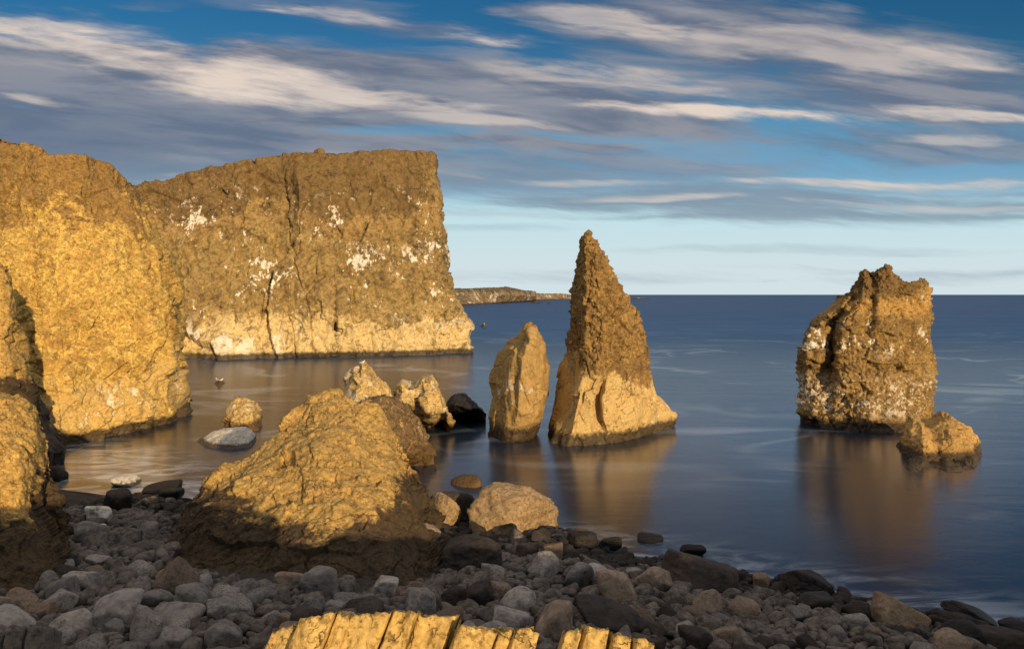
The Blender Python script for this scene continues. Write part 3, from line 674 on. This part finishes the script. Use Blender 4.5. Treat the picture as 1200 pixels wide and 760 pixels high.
rock('sea_rock', [
    [(425, 470, 33), (415, 490, 31), (410, 520, 29), (410, 545, 27)],
    [(440, 466, 33), (435, 495, 31.4), (440, 530, 30), (445, 550, 28)],
    [(455, 467, 33.4), (460, 490, 32.2), (466, 520, 31.6), (470, 547, WY(547))],
    [(463, 466, 34), (476, 485, 33), (486, 515, 32.6), (492, 544, WY(545))],
    [(467, 469, 35.4), (478, 478, 35.2), (488, 490, 35), (497, 500, 34.8), (501, 516, 34.6), (510, 528, 34.4), (509, 538, 34.3)],
], m_brown, LP+[('lump', 14, 2.2)], thick=.8, plateau=.15, step=.8, seed=101,
     label='dark brown mottled wedge rock leaning out right behind the huge boulder', cat='rock')
rock('sea_rock', [
    [(270, 472, 44.5), (264, 482, 44), (259, 492, 43.5), (258, 502, 43)],
    [(276, 468, 44), (272, 485, 43), (270, 505, 42.3)],
    [(286, 468, 44), (288, 485, 42.6), (288, 506, WY(506))],
    [(294, 473, 44.2), (298, 488, 43), (300, 505, 42.6)],
    [(302, 474, 45), (305, 480, 45), (305, 492, 44.8), (306, 500, 44.5)],
], m_pale, LP, thick=.8, plateau=.15, step=.8, seed=111, label='angular pale gold rock standing behind the white-capped one in the cove', cat='rock')
rock('sea_rock', [
    [(245, 509, 39.8), (234, 515, 39.4), (228, 519, 39.2), (230, 522, 39)],
    [(262, 505, 39.5), (256, 514, 38.2), (252, 526, WY(526))],
    [(282, 504, 39.5), (276, 515, 38.0), (274, 527, WY(527))],
    [(295, 506, 39.7), (291, 515, 38.6), (290, 525, WY(525.5))],
    [(299, 509, 40), (301, 514, 39.8), (299, 521, 39.2)],
], m_white, [('fbm', 20, 2, {}), ('lump', 8, 1.0)], thick=.8, plateau=.2, step=.8, seed=121, down=1,
     label='low white-capped rock in the cove water in front of the angular one', cat='rock')
rock('sea_rock', [
    [(526, 467, 45), (521, 475, 45), (520, 484, 44.6)],
    [(534, 463, 44.4), (532, 475, 43), (532, 489, WY(489.5))],
    [(546, 465, 44.4), (548, 478, 43), (548, 489, WY(489))],
    [(556, 472, 45), (563, 479, 45), (568, 485, 45)],
], m_black, [('fbm', 20, 2, {}), ('lump', 7, 1.8), ('fbm', 5, 1.5)], thick=.8, plateau=.2, step=.8, seed=131, down=1,
     label='black jagged rock in the sea left of the slim slab stack', cat='rock')
rock('sea_rock', [
    [(254, 446, 66), (248, 450, 65.5), (245, 454, 64.5)],
    [(257, 444, 65), (257, 449, 64), (257, 455, WY(455))],
    [(261, 447, 65.5), (265, 450, 65.3), (268, 454, 64.5)],
], m_brown, [('fbm', 10, 1, {})], thick=.9, plateau=.2, step=.5, seed=141, down=1,
     label='tiny brown skerry in the bay with gulls on it', cat='rock')
rock('sea_rock', [
    [(565, 380, 182), (562, 384, 181), (561, 388, 178)],
    [(567, 379, 178), (567, 384, 175), (567, 389, WY(389))],
    [(570, 381, 180), (573, 385, 180), (575, 388, 178)],
], m_far, [('fbm', 10, .8, {})], thick=.9, plateau=.2, step=.4, seed=151, down=2,
     label='small lone rock in open water right of the broad flat-topped cliff', cat='rock')
# shaded stones where the two left masses meet the water
rock('boulder', [
    [(30, 430, 37.2), (30, 470, 35.6), (28, 530, 33.5)],
    [(38, 455, 36.6), (42, 480, 35.2), (42, 530, 33.2)],
    [(50, 488, 36.2), (56, 500, 35.2), (58, 530, 33)],
    [(58, 500, 36.6), (66, 512, 36.2), (74, 520, 35.6), (76, 528, 34.5)],
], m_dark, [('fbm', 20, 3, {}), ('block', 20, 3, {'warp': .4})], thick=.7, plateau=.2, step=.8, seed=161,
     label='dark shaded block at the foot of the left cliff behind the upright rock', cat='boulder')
rock('boulder', [
    [(373, 174, 101), (368, 176, 101), (367, 181, 100.5)], [(375, 173, 100.3), (373, 177, 99.8), (372, 182, 99)], [(379, 175, 101), (381, 177, 101), (380, 182, 100.5)],
], m_far, [('fbm', 6, .6, {})], thick=.9, plateau=.3, step=.4, seed=171, down=.4, label='lone stone perched on the skyline of the far flat-topped cliff', cat='boulder')

# far coast
m_coast = rock_mat('far_coast_rock', (.20, .14, .075), (.34, .25, .13), (.14, .10, .06), s=9, wet=1.5, guano=[(.5, 9, .8, .8, .56)],
                   zones=[(10.5, 90, 2, (.10, .085, .05), .8)], crackle=.6)
rock('headland', [
    [(500, 339, 560), (500, 350, 540), (500, 362, 420)],
    [(545, 339, 560), (545, 346, 545), (545, 358, WY(358.5))],
    [(560, 338, 590), (560, 345, 580), (565, 357, WY(357))],
    [(590, 337, 650), (590, 345, 640), (592, 355, WY(355))],
    [(594, 336.5, 690), (598, 345, 680), (600, 354, WY(354.5))],
    [(610, 340, 740), (610, 346, 735), (612, 354, WY(353.8))],
    [(628, 342, 820), (628, 347, 815), (628, 353.5, WY(353))],
], m_coast, [('fbm', 14, 1.2, {'oct': 5}), ('ridge', 8, .8, {}), ('fbm', 4, .6, {})], thick=.9, plateau=.8, step=.5, seed=181, down=4,
     label='long low brown headland on the horizon right of the flat-topped cliff', cat='headland')
rock('headland', [
    [(620, 343.2, 1000), (620, 348, 980), (620, 352.5, 920)],
    [(640, 344.3, 1050), (640, 348, 1040), (640, 352, WY(352))],
    [(655, 344.0, 1100), (655, 348, 1100), (655, 351.5, WY(351.5))],
    [(668, 345, 1150), (669, 348, 1150), (670, 351, WY(351.2))],
], m_coast, [('fbm', 10, .6, {'oct': 5}), ('fbm', 4, .4, {})], thick=.9, plateau=.8, step=.5, seed=191, down=4,
     label='farthest pale spit of coast touching the left side of the tallest stack', cat='headland')
for i, (x0, x1, yt, yb, lab) in enumerate([(622, 637, 353.3, 355.6, 'flat dark skerry in front of the long headland'), (641, 648, 353.8, 355.6, 'tiny skerry beside the flat dark one off the headland'),
                                           (739, 762, 348.6, 350.2, 'thin pale reef on the horizon right of the tallest stack')]):
    Y = WY(yb)
    rock('skerry', [[(x0+1, yt+1, Y*1.02), (x0, yb, Y*1.01)], [((x0*2+x1)/3, yt, Y*1.01), ((x0*2+x1)/3, yb, Y)], [((x0+2*x1)/3, yt+.5, Y*1.01), ((x0+2*x1)/3, yb, Y)], [(x1-1, yt+1, Y*1.02), (x1, yb, Y*1.01)]],
         m_coast, [('fbm', 5, .3, {})], thick=.8, plateau=.3, step=.5, seed=200+i, down=2, label=lab, cat='skerry')

# ------------------------------------------------------------------ boulders and cobbles
def ico(sub):
    bpy_m = bpy.data.meshes.new('tmp'); import bmesh
    bm = bmesh.new(); bmesh.ops.create_icosphere(bm, subdivisions=sub, radius=1); bm.to_mesh(bpy_m); bm.free()
    V = np.array([v.co[:] for v in bpy_m.vertices]); Ft = np.array([p.vertices[:] for p in bpy_m.polygons]); bpy.data.meshes.remove(bpy_m)
    return V, Ft
IV, IF = ico(5); IV4, IF4 = ico(4); IV3, IF3 = ico(3)
def stone_verts(IV, seed, p=9, nplanes=12, rough=1.0, pits=0.0):
    r = np.random.RandomState(seed)
    n = r.normal(size=(nplanes, 3)); n /= np.linalg.norm(n, axis=1)[:, None]
    n = np.concatenate([n, np.eye(3), -np.eye(3)]); dd = r.uniform(.62, 1.0, len(n)); dd[nplanes:] = r.uniform(.88, 1.0, 6)
    q = np.clip(IV @ n.T, 0, None)/dd
    rr = (q**p).sum(1)**(-1/p)
    V = IV*rr[:, None]
    d1 = fbm(V*1.3+seed, 3, seed)*.05 + fbm(V*5+seed, 4, seed+9)*.022*rough
    if rough > 1: f1, f2, _ = vor(V*5+seed, seed); d1 = d1 + (.5-f1)*.035*rough
    if pits: f1, f2, i = vor(V*9+seed, seed); d1 = d1 - pits*(1-sst(f1, .12, .30))*(i > .5)
    V = V*(1+d1)[:, None]
    return V/np.abs(V).max(0)
def boulder(px0, py0, px1, py1, mat, label, seed, p=9, rough=1.0, pits=0.0, sink=.22, depth=.9, tilt=0.0, planes=12, name='boulder', cat='boulder', group=None, dY=0.0, IVx=None):
    cx = (px0+px1)/2
    Y = ground_hit(cx, py1-(py1-py0)*.12) + dY
    w = (px1-px0)/2*Y/F; h = (py1-py0)/2*Y/F
    dep = depth*w
    Yc = Y + dep*.55
    w *= Yc/Y; 
    cz = H - ((py0+py1)/2-HZ)/F*Yc; h *= Yc/Y
    V = stone_verts(IV, seed, p, planes, rough, pits)
    V = V*np.array([w, dep, h])
    if tilt:
        c, s_ = math.cos(tilt), math.sin(tilt); x = V[:, 0]*c - V[:, 2]*s_; z = V[:, 0]*s_ + V[:, 2]*c
        V[:, 0] = x*w/np.abs(x).max(); V[:, 2] = z*h/np.abs(z).max()
    X = (cx-600)/F*Yc
    V = V + np.array([X, Yc, cz])
    lower = V[:, 2] < cz - h*.3; V[lower, 2] -= (cz-h*.3-V[lower, 2])*sink*2
    o = mesh_obj(name, V, IF, mat, origin=(X, Yc, cz-h)); tag(o, label, cat, group)
    placed.append((X, Yc, max(w, dep)*.92, w, dep))
    if seed in SHORT: LMK.append((cx, (py0+py1)/2, SHORT[seed]))
    return o
placed = []
LMK = []                                     # landmark stones used to name the cobbles around them
SHORT = {301: 'the large sunlit warty boulder', 306: 'the wide black boulder', 307: 'the biggest black-brown boulder', 308: 'the jet black squarish boulder',
 309: 'the tan pointed surf boulder', 311: 'the rounded black rock at bottom right', 317: 'the glossy black waterside boulder', 320: 'the dark round surf boulder',
 322: 'the long flat black cove slab', 327: 'the big black cove boulder', 326: 'the whitish angular cove chunk', 331: 'the grey upright leaning boulder', 333: 'the pale squared block',
 335: 'the squared flat-topped grey stone', 336: 'the large pitted egg-shaped boulder', 337: 'the oblong grey boulder', 338: 'the tall brown boulder between ledges',
 339: 'the smooth pale brown egg boulder', 341: 'the broad triangular brown boulder', 344: 'the long dark slab', 348: 'the rounded brown boulder below the biggest',
 349: 'the smooth tan boulder near the surf', 361: 'the topmost rounded pale boulder', 363: 'the long sausage-shaped pale boulder', 364: 'the big pale angular boulder',
 365: 'the wide grey block', 366: 'the upright pale stone by the cove', 367: 'the pale wedge boulder', 370: 'the faceted grey boulder', 371: 'the flat-topped grey gap stone'}
B = boulder
# sunlit ones at the water's edge
B(541, 567, 657, 634, m_warty, 'large sunlit warty boulder by the water, right of the huge one', 301, p=14, rough=2.6, depth=.7, planes=9)
B(499, 576, 541, 622, m_warty, 'rounded sunlit boulder touching the right side of the huge one', 302, rough=2.2)
B(486, 612, 520, 655, m_tan, 'brown boulder half in shade beside the foot of the huge one', 303, rough=1.5)
B(527, 556, 568, 580, m_brown, 'brown hump behind the large sunlit warty boulder', 304, rough=1.5, dY=1.0)
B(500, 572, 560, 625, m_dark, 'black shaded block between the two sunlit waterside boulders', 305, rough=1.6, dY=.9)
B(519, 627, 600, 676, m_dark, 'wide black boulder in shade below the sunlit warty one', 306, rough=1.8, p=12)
B(765, 645, 868, 706, m_dark, 'biggest black-brown boulder on the right part of the beach', 307, p=12, rough=1.6, tilt=-.35, planes=9)
B(908, 663, 969, 702, m_black, 'jet black squarish boulder in the surf with foam behind it', 308, p=14, rough=2.0, tilt=-.35)
B(1016, 696, 1084, 742, m_surf, 'tan pointed boulder at the surf line sloping down to the right', 309, p=10, tilt=-.5, planes=8)
B(1112, 705, 1168, 733, m_black, 'long black rock tilting into the surf near the right edge', 310, p=12, tilt=-.5, rough=1.5)
B(1104, 727, 1156, 764, m_black, 'rounded black rock in the bottom right below the long tilted one', 311, rough=1.3)
B(1174, 723, 1212, 748, m_black, 'black rock in the surf at the right edge of the photo', 312, rough=1.3)
B(1136, 735, 1215, 775, m_dark, 'dark brown boulder in the bottom right corner', 313, rough=1.3)
B(797, 637, 826, 653, m_black, 'small black stone poking out of water above the biggest dark boulder', 314)
B(744, 626, 778, 636, m_dark, 'brown half-sunken stone in the shallows right of the sunlit boulders', 315, dY=0)
B(673, 619, 690, 627, m_brown, 'tiny brown stone awash right of the large sunlit warty boulder', 316)
B(662, 622, 700, 652, m_black, 'glossy black boulder at the water just right of the sunlit warty one', 317, rough=1.4)
B(700, 628, 728, 646, m_black, 'small wet black boulder beside the glossy one in the shallows', 318)
B(932, 690, 975, 722, m_black, 'low wet black slab below the jet black squarish boulder', 319)
B(985, 703, 1020, 735, m_dark, 'dark round boulder touching the left of the tan pointed one', 320)
B(130, 556, 163, 572, m_white, 'pale oval stone lying in the cove shallows', 321, p=5)
B(171, 563, 216, 579, m_black, 'long flat black slab lying in the cove shallows', 322, p=14, tilt=.12)
B(190, 571, 218, 588, m_black, 'rounded black stone in front of the long flat slab in the cove', 323)
B(50, 545, 78, 566, m_black, 'black boulder at the cove shore beside the left golden rocks', 324)
B(112, 612, 128, 624, m_white, 'white-crusted stone among black cobbles of the cove', 325, p=12)
B(103, 591, 132, 617, m_white, 'whitish angular chunk on the dark cove cobbles', 326, p=16)
B(120, 572, 156, 606, m_black, 'big black boulder at the waterline of the cove', 327)
# right beach, named cobbles
B(352, 664, 396, 708, m_ltgrey, 'grey upright boulder leaning on the foot of the huge one', 331, p=9)
B(324, 668, 362, 690, m_tan, 'flat brown stone lying left of the leaning upright boulder', 332, p=12)
B(434, 675, 468, 701, m_ltgrey, 'pale squared block in front of the huge boulder', 333, p=16, pits=.03)
B(462, 687, 492, 714, m_tan, 'brown cobble just right of the pale squared block', 334)
B(563, 660, 592, 680, m_ltgrey, 'squared grey stone with flat top in mid beach', 335, p=14)
B(584, 687, 632, 723, m_ltgrey, 'large pitted egg-shaped grey boulder in mid beach', 336, p=5, pits=.035, tilt=-.4)
B(574, 712, 622, 742, m_grey, 'oblong grey boulder below the pitted egg-shaped one', 337, p=9)
B(626, 708, 672, 758, m_tan, 'tall brown boulder standing between the two sunlit ledges', 338, p=9)
B(658, 652, 696, 694, m_grey, 'big smooth pale brown egg on the right beach', 339, p=5, tilt=-.7)
B(682, 656, 712, 684, m_ltgrey, 'pale grey stone behind the smooth egg on the right beach', 340, p=6, tilt=-.5)
B(700, 668, 748, 712, m_tan, 'broad triangular brown boulder on the right beach', 341, p=10)
B(742, 662, 788, 698, m_tan, 'angular brown boulder left of the biggest dark one', 342, p=14)
B(722, 664, 760, 678, m_grey, 'pale flat slab behind the broad triangular boulder', 343, p=14)
B(672, 702, 752, 746, m_dark, 'long dark slab of rock among the cobbles right of centre', 344, p=16, rough=1.5, tilt=-.25, planes=8)
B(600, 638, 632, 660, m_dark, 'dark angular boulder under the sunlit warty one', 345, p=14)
B(634, 636, 660, 662, m_tan, 'brown cube-like boulder below the right end of the sunlit one', 346, p=14)
B(515, 684, 548, 716, m_dark, 'black angular stone left of the pitted egg-shaped boulder', 347, p=14)
B(810, 690, 850, 728, m_tan, 'rounded brown boulder at the foot of the biggest dark one', 348, p=7)
B(852, 700, 894, 728, m_tan, 'smooth tan boulder on the right beach, nearest the surf slab', 349, p=6)
B(880, 672, 906, 692, m_surf, 'light grey stone with pale stains near the jet black boulder', 350, p=14)
# left beach, named cobbles
B(161, 688, 207, 718, m_ltgrey, 'rounded pale boulder, topmost of the pale group at lower left', 361, p=5, pits=.02)
B(204, 684, 246, 718, m_grey, 'lumpy two-humped pale boulder against the foot of the huge rock', 362, p=7)
B(173, 707, 244, 738, m_ltgrey, 'long pale grey sausage-shaped boulder at lower left', 363, p=5, pits=.02)
B(104, 695, 163, 741, m_ltgrey, 'big pale angular boulder with brown front at lower left', 364, p=18, pits=.02)
B(80, 668, 118, 700, m_grey, 'wide grey block right of the rusty left-edge boulder', 365, p=14)
B(88, 610, 118, 644, m_grey, 'upright pale stone between cove and left-edge boulder', 366, p=9)
B(57, 716, 101, 748, m_ltgrey, 'pale wedge boulder second from the left bottom corner', 367, p=12)
B(-12, 713, 42, 748, m_ltgrey, 'domed pale boulder in the bottom left corner', 368, p=6)
B(184, 733, 222, 768, m_grey, 'blue-grey faceted stone at the bottom left of the beach', 369, p=22, planes=9)
B(240, 728, 290, 768, m_grey, 'faceted grey boulder left of the sunlit ledge', 370, p=14)
B(100, 648, 130, 668, m_grey, 'flat-topped grey stone in the gap between the big boulders', 371, p=14)
B(-8, 664, 14, 700, m_dark, 'small dark stone wedged at the extreme left edge', 372) if False else None

# the rest of the cobbles: packed by dropping circles on the beach, large to small
rnd = random.Random(7)
def in_mass(X, Y):                           # footprints of the big boulders that stand on the beach
    px = 600+F*X/Y
    if 200 < px < 520 and np.interp(px, [200, 250, 300, 420, 480, 520], [16.2, 14.5, 14.0, 13.9, 14.5, 16.2]) < Y < 22: return True
    if px < 72 and np.interp(px, [0, 40, 72], [12.2, 12.5, 14.0]) < Y < 22: return True
    return False
cells = {}
def near(X, Y, r, k):
    ci, cj = int(X//1.0), int(Y//1.0)
    for i in range(ci-2, ci+3):
        for j in range(cj-2, cj+3):
            for (x, y, q) in cells.get((i, j), ()):
                if (x-X)**2+(y-Y)**2 < (k*(q+r))**2: return True
    return False
def put(X, Y, r): cells.setdefault((int(X//1.0), int(Y//1.0)), []).append((X, Y, r))
for (X, Y, r, w, dp) in placed: put(X, Y, r)
cob = []
for (rlo, rhi, tries, kk) in ((.25, .36, 200, .80), (.17, .25, 2600, .78), (.115, .17, 14000, .76), (.065, .115, 70000, .72)):
    for _ in range(tries):
        Y = rnd.uniform(7.8, 33); X = rnd.uniform(-15, 13.5)
        px = 600+F*X/Y
        if px < -25 or px > 1225: continue
        ysh = float(np.interp(X, SX, SY))
        if Y > ysh + (.8 if X < 3 else -.25): continue
        if Y > ysh-.3 and rnd.random() < .55: continue
        if in_mass(X, Y): continue
        r = rnd.uniform(rlo, rhi)
        if rhi < .2 and Y > 22 and r < .09: continue
        if near(X, Y, r, kk): continue
        put(X, Y, r); cob.append((X, Y, r))
print('cobbles', len(cob))
protos = []
shapes = []
for k in range(16):
    p = [6, 8, 10, 12, 14, 18, 22, 26][k % 8]
    shapes.append(dict(V=None, seed=500+k, p=p, pits=(.03 if k % 4 == 1 else 0), planes=9+k % 5))
for sdx, sh in enumerate(shapes):
    V = stone_verts(IV4, sh['seed'], sh['p'], sh['planes'], 1.0+.4*(sdx % 3), sh['pits'])
    sh['V'] = V; sh['V3'] = stone_verts(IV3, sh['seed'], sh['p'], sh['planes'], 1.0, 0)
cob.sort(key=lambda c: -c[2]/c[1])
meshes = {}
def cob_mesh(k, mat):
    key = (k, mat.name)
    if key not in meshes:
        o = mesh_obj('cobble', shapes[k]['V'], IF4, mat, origin=(0, 0, 0)); meshes[key] = o.data
        bpy.data.objects.remove(o)
    return meshes[key]
from mathutils import Matrix, Euler
def cobble_matrix(c, r_):
    X, Y, r = c
    z = float(ground_z(np.array([X]), np.array([Y]))[0])
    fl = r_.uniform(.62, .9); st = r_.uniform(.8, 1.25)
    M = Matrix.Translation((X, Y, z + r*fl*r_.uniform(.25, .75))) @ Euler((r_.gauss(0, .25), r_.gauss(0, .25), r_.uniform(0, 6.28))).to_matrix().to_4x4() @ Matrix.Diagonal((r*st, r/st, r*fl, 1))
    return M, z
NIND = 236
coblist = []
small_V = []; small_F = []; off = 0
KL = {'grey': 'mid-grey cobble packed among many alike on the shaded beach', 'brown': 'brownish cobble packed among many alike on the shaded beach',
      'dark': 'near-black damp cobble packed among many alike by the waterline', 'pale': 'light grey cobble packed among many alike on the shaded beach'}
for n_, c in enumerate(cob):
    X, Y, r = c; ysh = float(np.interp(X, SX, SY)); hgt = .2*(ysh-Y)
    M, z = cobble_matrix(c, rnd)
    wetp = 1.0 if hgt < .45 else (.55 if hgt < .9 else .12)
    if X < -7: wetp = 1.0 if hgt < 1.3 else (.6 if hgt < 1.9 else .08)
    if X > 0: wetp = max(wetp, .3)
    u = rnd.random()
    if u < wetp: kind, mat = 'dark', m_dark
    else:
        v = rnd.random()
        pale = .22 if X < -4 and Y < 16 else .07
        kind, mat = ('pale', m_ltgrey) if v < pale else (('grey', m_grey) if v < .68 else ('brown', m_tan))
    k = rnd.randrange(16)
    if n_ < NIND:
        o = bpy.data.objects.new('cobble', cob_mesh(k, mat)); scene.collection.objects.link(o); o.matrix_world = M
        coblist.append((o, {'grey': 'mid-grey', 'brown': 'brownish', 'dark': 'near-black', 'pale': 'light grey'}[kind], 600+F*X/Y, HZ+F*(H-z-r*.4)/Y))
    else:
        Vs = shapes[k]['V3']; A = np.array(M)
        small_V.append(Vs @ A[:3, :3].T + A[:3, 3]); small_F.append(IF3+off); off += len(Vs)
ORD = ['nearest', 'second', 'third', 'fourth', 'fifth', 'sixth', 'seventh', 'eighth', 'ninth', 'tenth', 'eleventh', 'twelfth', 'thirteenth', 'fourteenth', 'fifteenth',
       'sixteenth', 'seventeenth', 'eighteenth', 'nineteenth', 'twentieth'] + ['outlying']*60
bins = {}
for (o, colr, cx, cy) in coblist:            # name each cobble by the landmark stone it lies beside
    bx, by, lm = min(LMK, key=lambda q: (q[0]-cx)**2 + (q[1]-cy)**2)
    ddx, ddy = cx-bx, cy-by
    side = ('right of' if ddx > 0 else 'left of') if abs(ddx) > abs(ddy) else ('below' if ddy > 0 else 'above')
    bins.setdefault((colr, side, lm), []).append((ddx*ddx+ddy*ddy, o))
for (colr, side, lm), lst in bins.items():
    for k, (_, o) in enumerate(sorted(lst, key=lambda q: q[0])):
        tag(o, '%s %s cobble %s %s' % (ORD[k], colr, side, lm), 'cobble', 'cobbles packed on the beach')
m_small = rock_mat('small_cobble_rock', (.095, .079, .067), (.185, .158, .135), (.046, .038, .032), s=.45, zones=[(-3, .85, .45, (.026, .021, .017), .9)], mott=.3, wet=.22, wetcol=(.012, .010, .009), crackle=.1, speck=.3, rough=.85, bumpd=.03)
o = mesh_obj('small_cobbles', np.concatenate(small_V), np.concatenate(small_F), m_small, origin=(0, 18, 0))
tag(o, 'small cobbles filling the gaps between the larger stones of the beach', 'cobbles', kind='stuff')

# ------------------------------------------------------------------ columnar ledges in the foreground (sunlit)
def column(x0, x1, yt0, yt1, yb, Y, lean, mat, parent, seed, name='column'):
    """one leaning basalt column: a prism with a broken top, given by its top edge in the picture"""
    q = Y/F
    def P(px, py, Yy): return np.array([(px-600)/F*Yy, Yy, H-(py-HZ)/F*Yy])
    nx, nz, ny = 22, 36, 12
    hgt = (yb-min(yt0, yt1))
    Vs = []; 
    # box lattice surface via a deformed cube
    import bmesh
    bm = bmesh.new(); bmesh.ops.create_cube(bm, size=2)
    bmesh.ops.subdivide_edges(bm, edges=bm.edges[:], cuts=27, use_grid_fill=True)
    me = bpy.data.meshes.new('t'); bm.to_mesh(me); bm.free()
    U = np.array([v.co[:] for v in me.vertices]); Fc = np.array([p.vertices[:] for p in me.polygons]); bpy.data.meshes.remove(me)
    u = (U[:, 0]+1)/2; v = (U[:, 1]+1)/2; w = (1-U[:, 2])/2       # u across, v depth, w downwards
    px = x0+(x1-x0)*u + lean*w*hgt; 
    edge = np.abs(U[:, 0])**24; jit = random.Random(seed).uniform(-.05, .05); lean = lean*random.Random(seed+1).uniform(.7, 1.25)
    Yv = Y + jit + v*.42 + edge*.06*(v < .5) - w*.35 + .04*perlin(np.stack([u*1.2, w*3, 0*w+seed], 1), seed)*(v < .5)
    pyt = yt0+(yt1-yt0)*u + 3.0*perlin(np.stack([px/17., 0*u+seed, 1.5*v], 1), 4) + 1.6*perlin(np.stack([px/4., 0*u+seed, 2*v], 1), 5)
    py = pyt + (yb-pyt)*w - (1-w)*0
    z = H-(py-HZ)/F*Y
    z = z - v*.42*(py-HZ)/F*(1-w) - .03*v - .012*np.abs(U[:, 0])**6*(1-w)
    V = np.stack([(px-600)/F*Y, Yv, z], -1)
    cN = V-V.mean(0); cN /= np.linalg.norm(cN, axis=1)[:, None]
    d_ = fbm(V*3.0+seed, 3, seed)*.018 + fbm(V*14+seed, 4, seed+3, .65)*.012
    f1, f2, i_ = vor(V*np.array([2.2, 2.2, 3.5])+seed, seed); d_ += (i_-.5)*.03*sst(f2-f1, 0, .1)
    d_ = d_*(1-.75*np.abs(U[:, 0])**8)
    V = V + cN*d_[:, None]
    return mesh_obj(name, V, Fc, mat, origin=(V[:, 0].mean(), V[:, 1].mean(), V[:, 2].min()), parent=parent)
def ledge(name, spans, Y, label, yb=860, mat=m_col, lean=-.36):
    e = bpy.data.objects.new(name, None); scene.collection.objects.link(e)
    xm = np.mean([s[0] for s in spans]); e.location = ((xm-600)/F*Y, Y, H-(yb-HZ)/F*Y)
    tag(e, label, 'rock ledge')
    for k, s in enumerate(spans):
        column(s[0], s[1], s[2], s[3], yb, Y + (s[4] if len(s) > 4 else 0), lean, mat, e, 900+k*7+int(s[0]))
    x0 = min(q[0] for q in spans)+8; x1 = max(q[1] for q in spans)-8; yt = np.mean([q[2] for q in spans])+9
    column(x0, x1, yt, yt, yb, Y+.16, lean*.2, mat, e, 77+int(x0), name='bedrock')
    return e
ledge('columnar_ledge', [(316, 352, 740, 727), (351, 393, 723, 716), (394, 412, 718, 723), (411, 459, 719, 714, .04), (460, 489, 716, 719), (488, 535, 720, 723, .05), (537, 583, 727, 738), (584, 604, 738, 742, .05), (603, 634, 740, 742)], 4.4,
      'sunlit yellow ledge of split rock columns at the bottom edge, the long left one')
ledge('columnar_ledge', [(662, 683, 738, 735), (687, 716, 737, 742), (720, 742, 744, 748), (745, 768, 750, 754)], 4.35,
      'shorter sunlit yellow ledge of columns at the bottom edge, right of the tall brown boulder')
m_colg = rock_mat('grey_column_rock', (.15, .125, .10), (.20, .17, .14), (.11, .09, .07), s=.35, wet=0, crackle=.4, speck=.3, bumpd=.04)
ledge('columnar_block', [(-30, 6, 740, 738), (8, 26, 738, 732), (28, 44, 734, 737)], 8.4, 'grey split column block in shade in the bottom left corner', yb=830, mat=m_colg, lean=.1)

# ------------------------------------------------------------------ gulls
def bird_mat(n, c):
    m = bpy.data.materials.new(n); m.use_nodes = True; m.node_tree.nodes['Principled BSDF'].inputs['Base Color'].default_value = (*c, 1)
    m.node_tree.nodes['Principled BSDF'].inputs['Roughness'].default_value = .8; return m
mw = bird_mat('white_feathers', (.80, .78, .74)); mg = bird_mat('grey_feathers', (.30, .31, .33)); my = bird_mat('yellow_bill', (.6, .4, .06))
def gull(px, py, Y, face, label, grp, sc=1.0):
    e = bpy.data.objects.new('gull', None); scene.collection.objects.link(e)
    e.location = ((px-600)/F*Y, Y, H-(py-HZ)/F*Y); e.rotation_euler = (0, 0, face); e.scale = (sc,)*3
    tag(e, label, 'gull', grp)
    # body, neck and head as one tapering surface along a bent spine
    spine = np.array([(-.30, 0, .17, .012), (-.22, 0, .18, .035), (-.10, 0, .19, .075), (.02, 0, .20, .09), (.11, 0, .235, .070), (.15, 0, .29, .045), (.17, 0, .335, .048), (.205, 0, .345, .036), (.235, 0, .338, .012)])
    def tube(sp, name, mat, yo=0, ysc=1.0, n=12):
        V = []; 
        for k, (x, y, z, r) in enumerate(sp):
            a = sp[min(k+1, len(sp)-1)][[0, 2]]-sp[max(k-1, 0)][[0, 2]]; a = a/np.linalg.norm(a)
            for j in range(n):
                th = 2*math.pi*j/n; V.append((x - a[1]*r*math.sin(th), y+yo+r*ysc*math.cos(th), z + a[0]*r*math.sin(th)))
        Fq = [(k*n+j, k*n+(j+1) % n, (k+1)*n+(j+1) % n, (k+1)*n+j) for k in range(len(sp)-1) for j in range(n)]
        o = mesh_obj(name, np.array(V), np.array(Fq), mat, origin=(0, 0, 0)); o.parent = e; o.location = (0, 0, 0); return o
    tube(spine, 'body', mw)
    tube(np.array([(.225, 0, .338, .014), (.26, 0, .333, .011), (.285, 0, .322, .003)]), 'beak', my)
    for sy in (-1, 1):
        tube(np.array([(.09, 0, .235, .02), (.0, 0, .23, .06), (-.15, 0, .205, .045), (-.33, 0, .175, .008)]), 'wing', mg, yo=sy*.05, ysc=.65)
        tube(np.array([(.0, 0, .15, .012), (.01, 0, .07, .008), (.01, 0, .0, .008), (.05, 0, -.005, .010)]), 'leg', my, yo=sy*.03)
gull(424.5, 427, 38.4, .3, 'white gull perched alone on the tip of the pointed pale gold rock', None, .6)
gull(254.5, 446.5, 64.6, 2.6, 'left gull of the two on the tiny bay skerry', 'gulls on the skerry', .8)
gull(259, 447, 64.4, .4, 'right gull of the two on the tiny bay skerry', 'gulls on the skerry', .8)
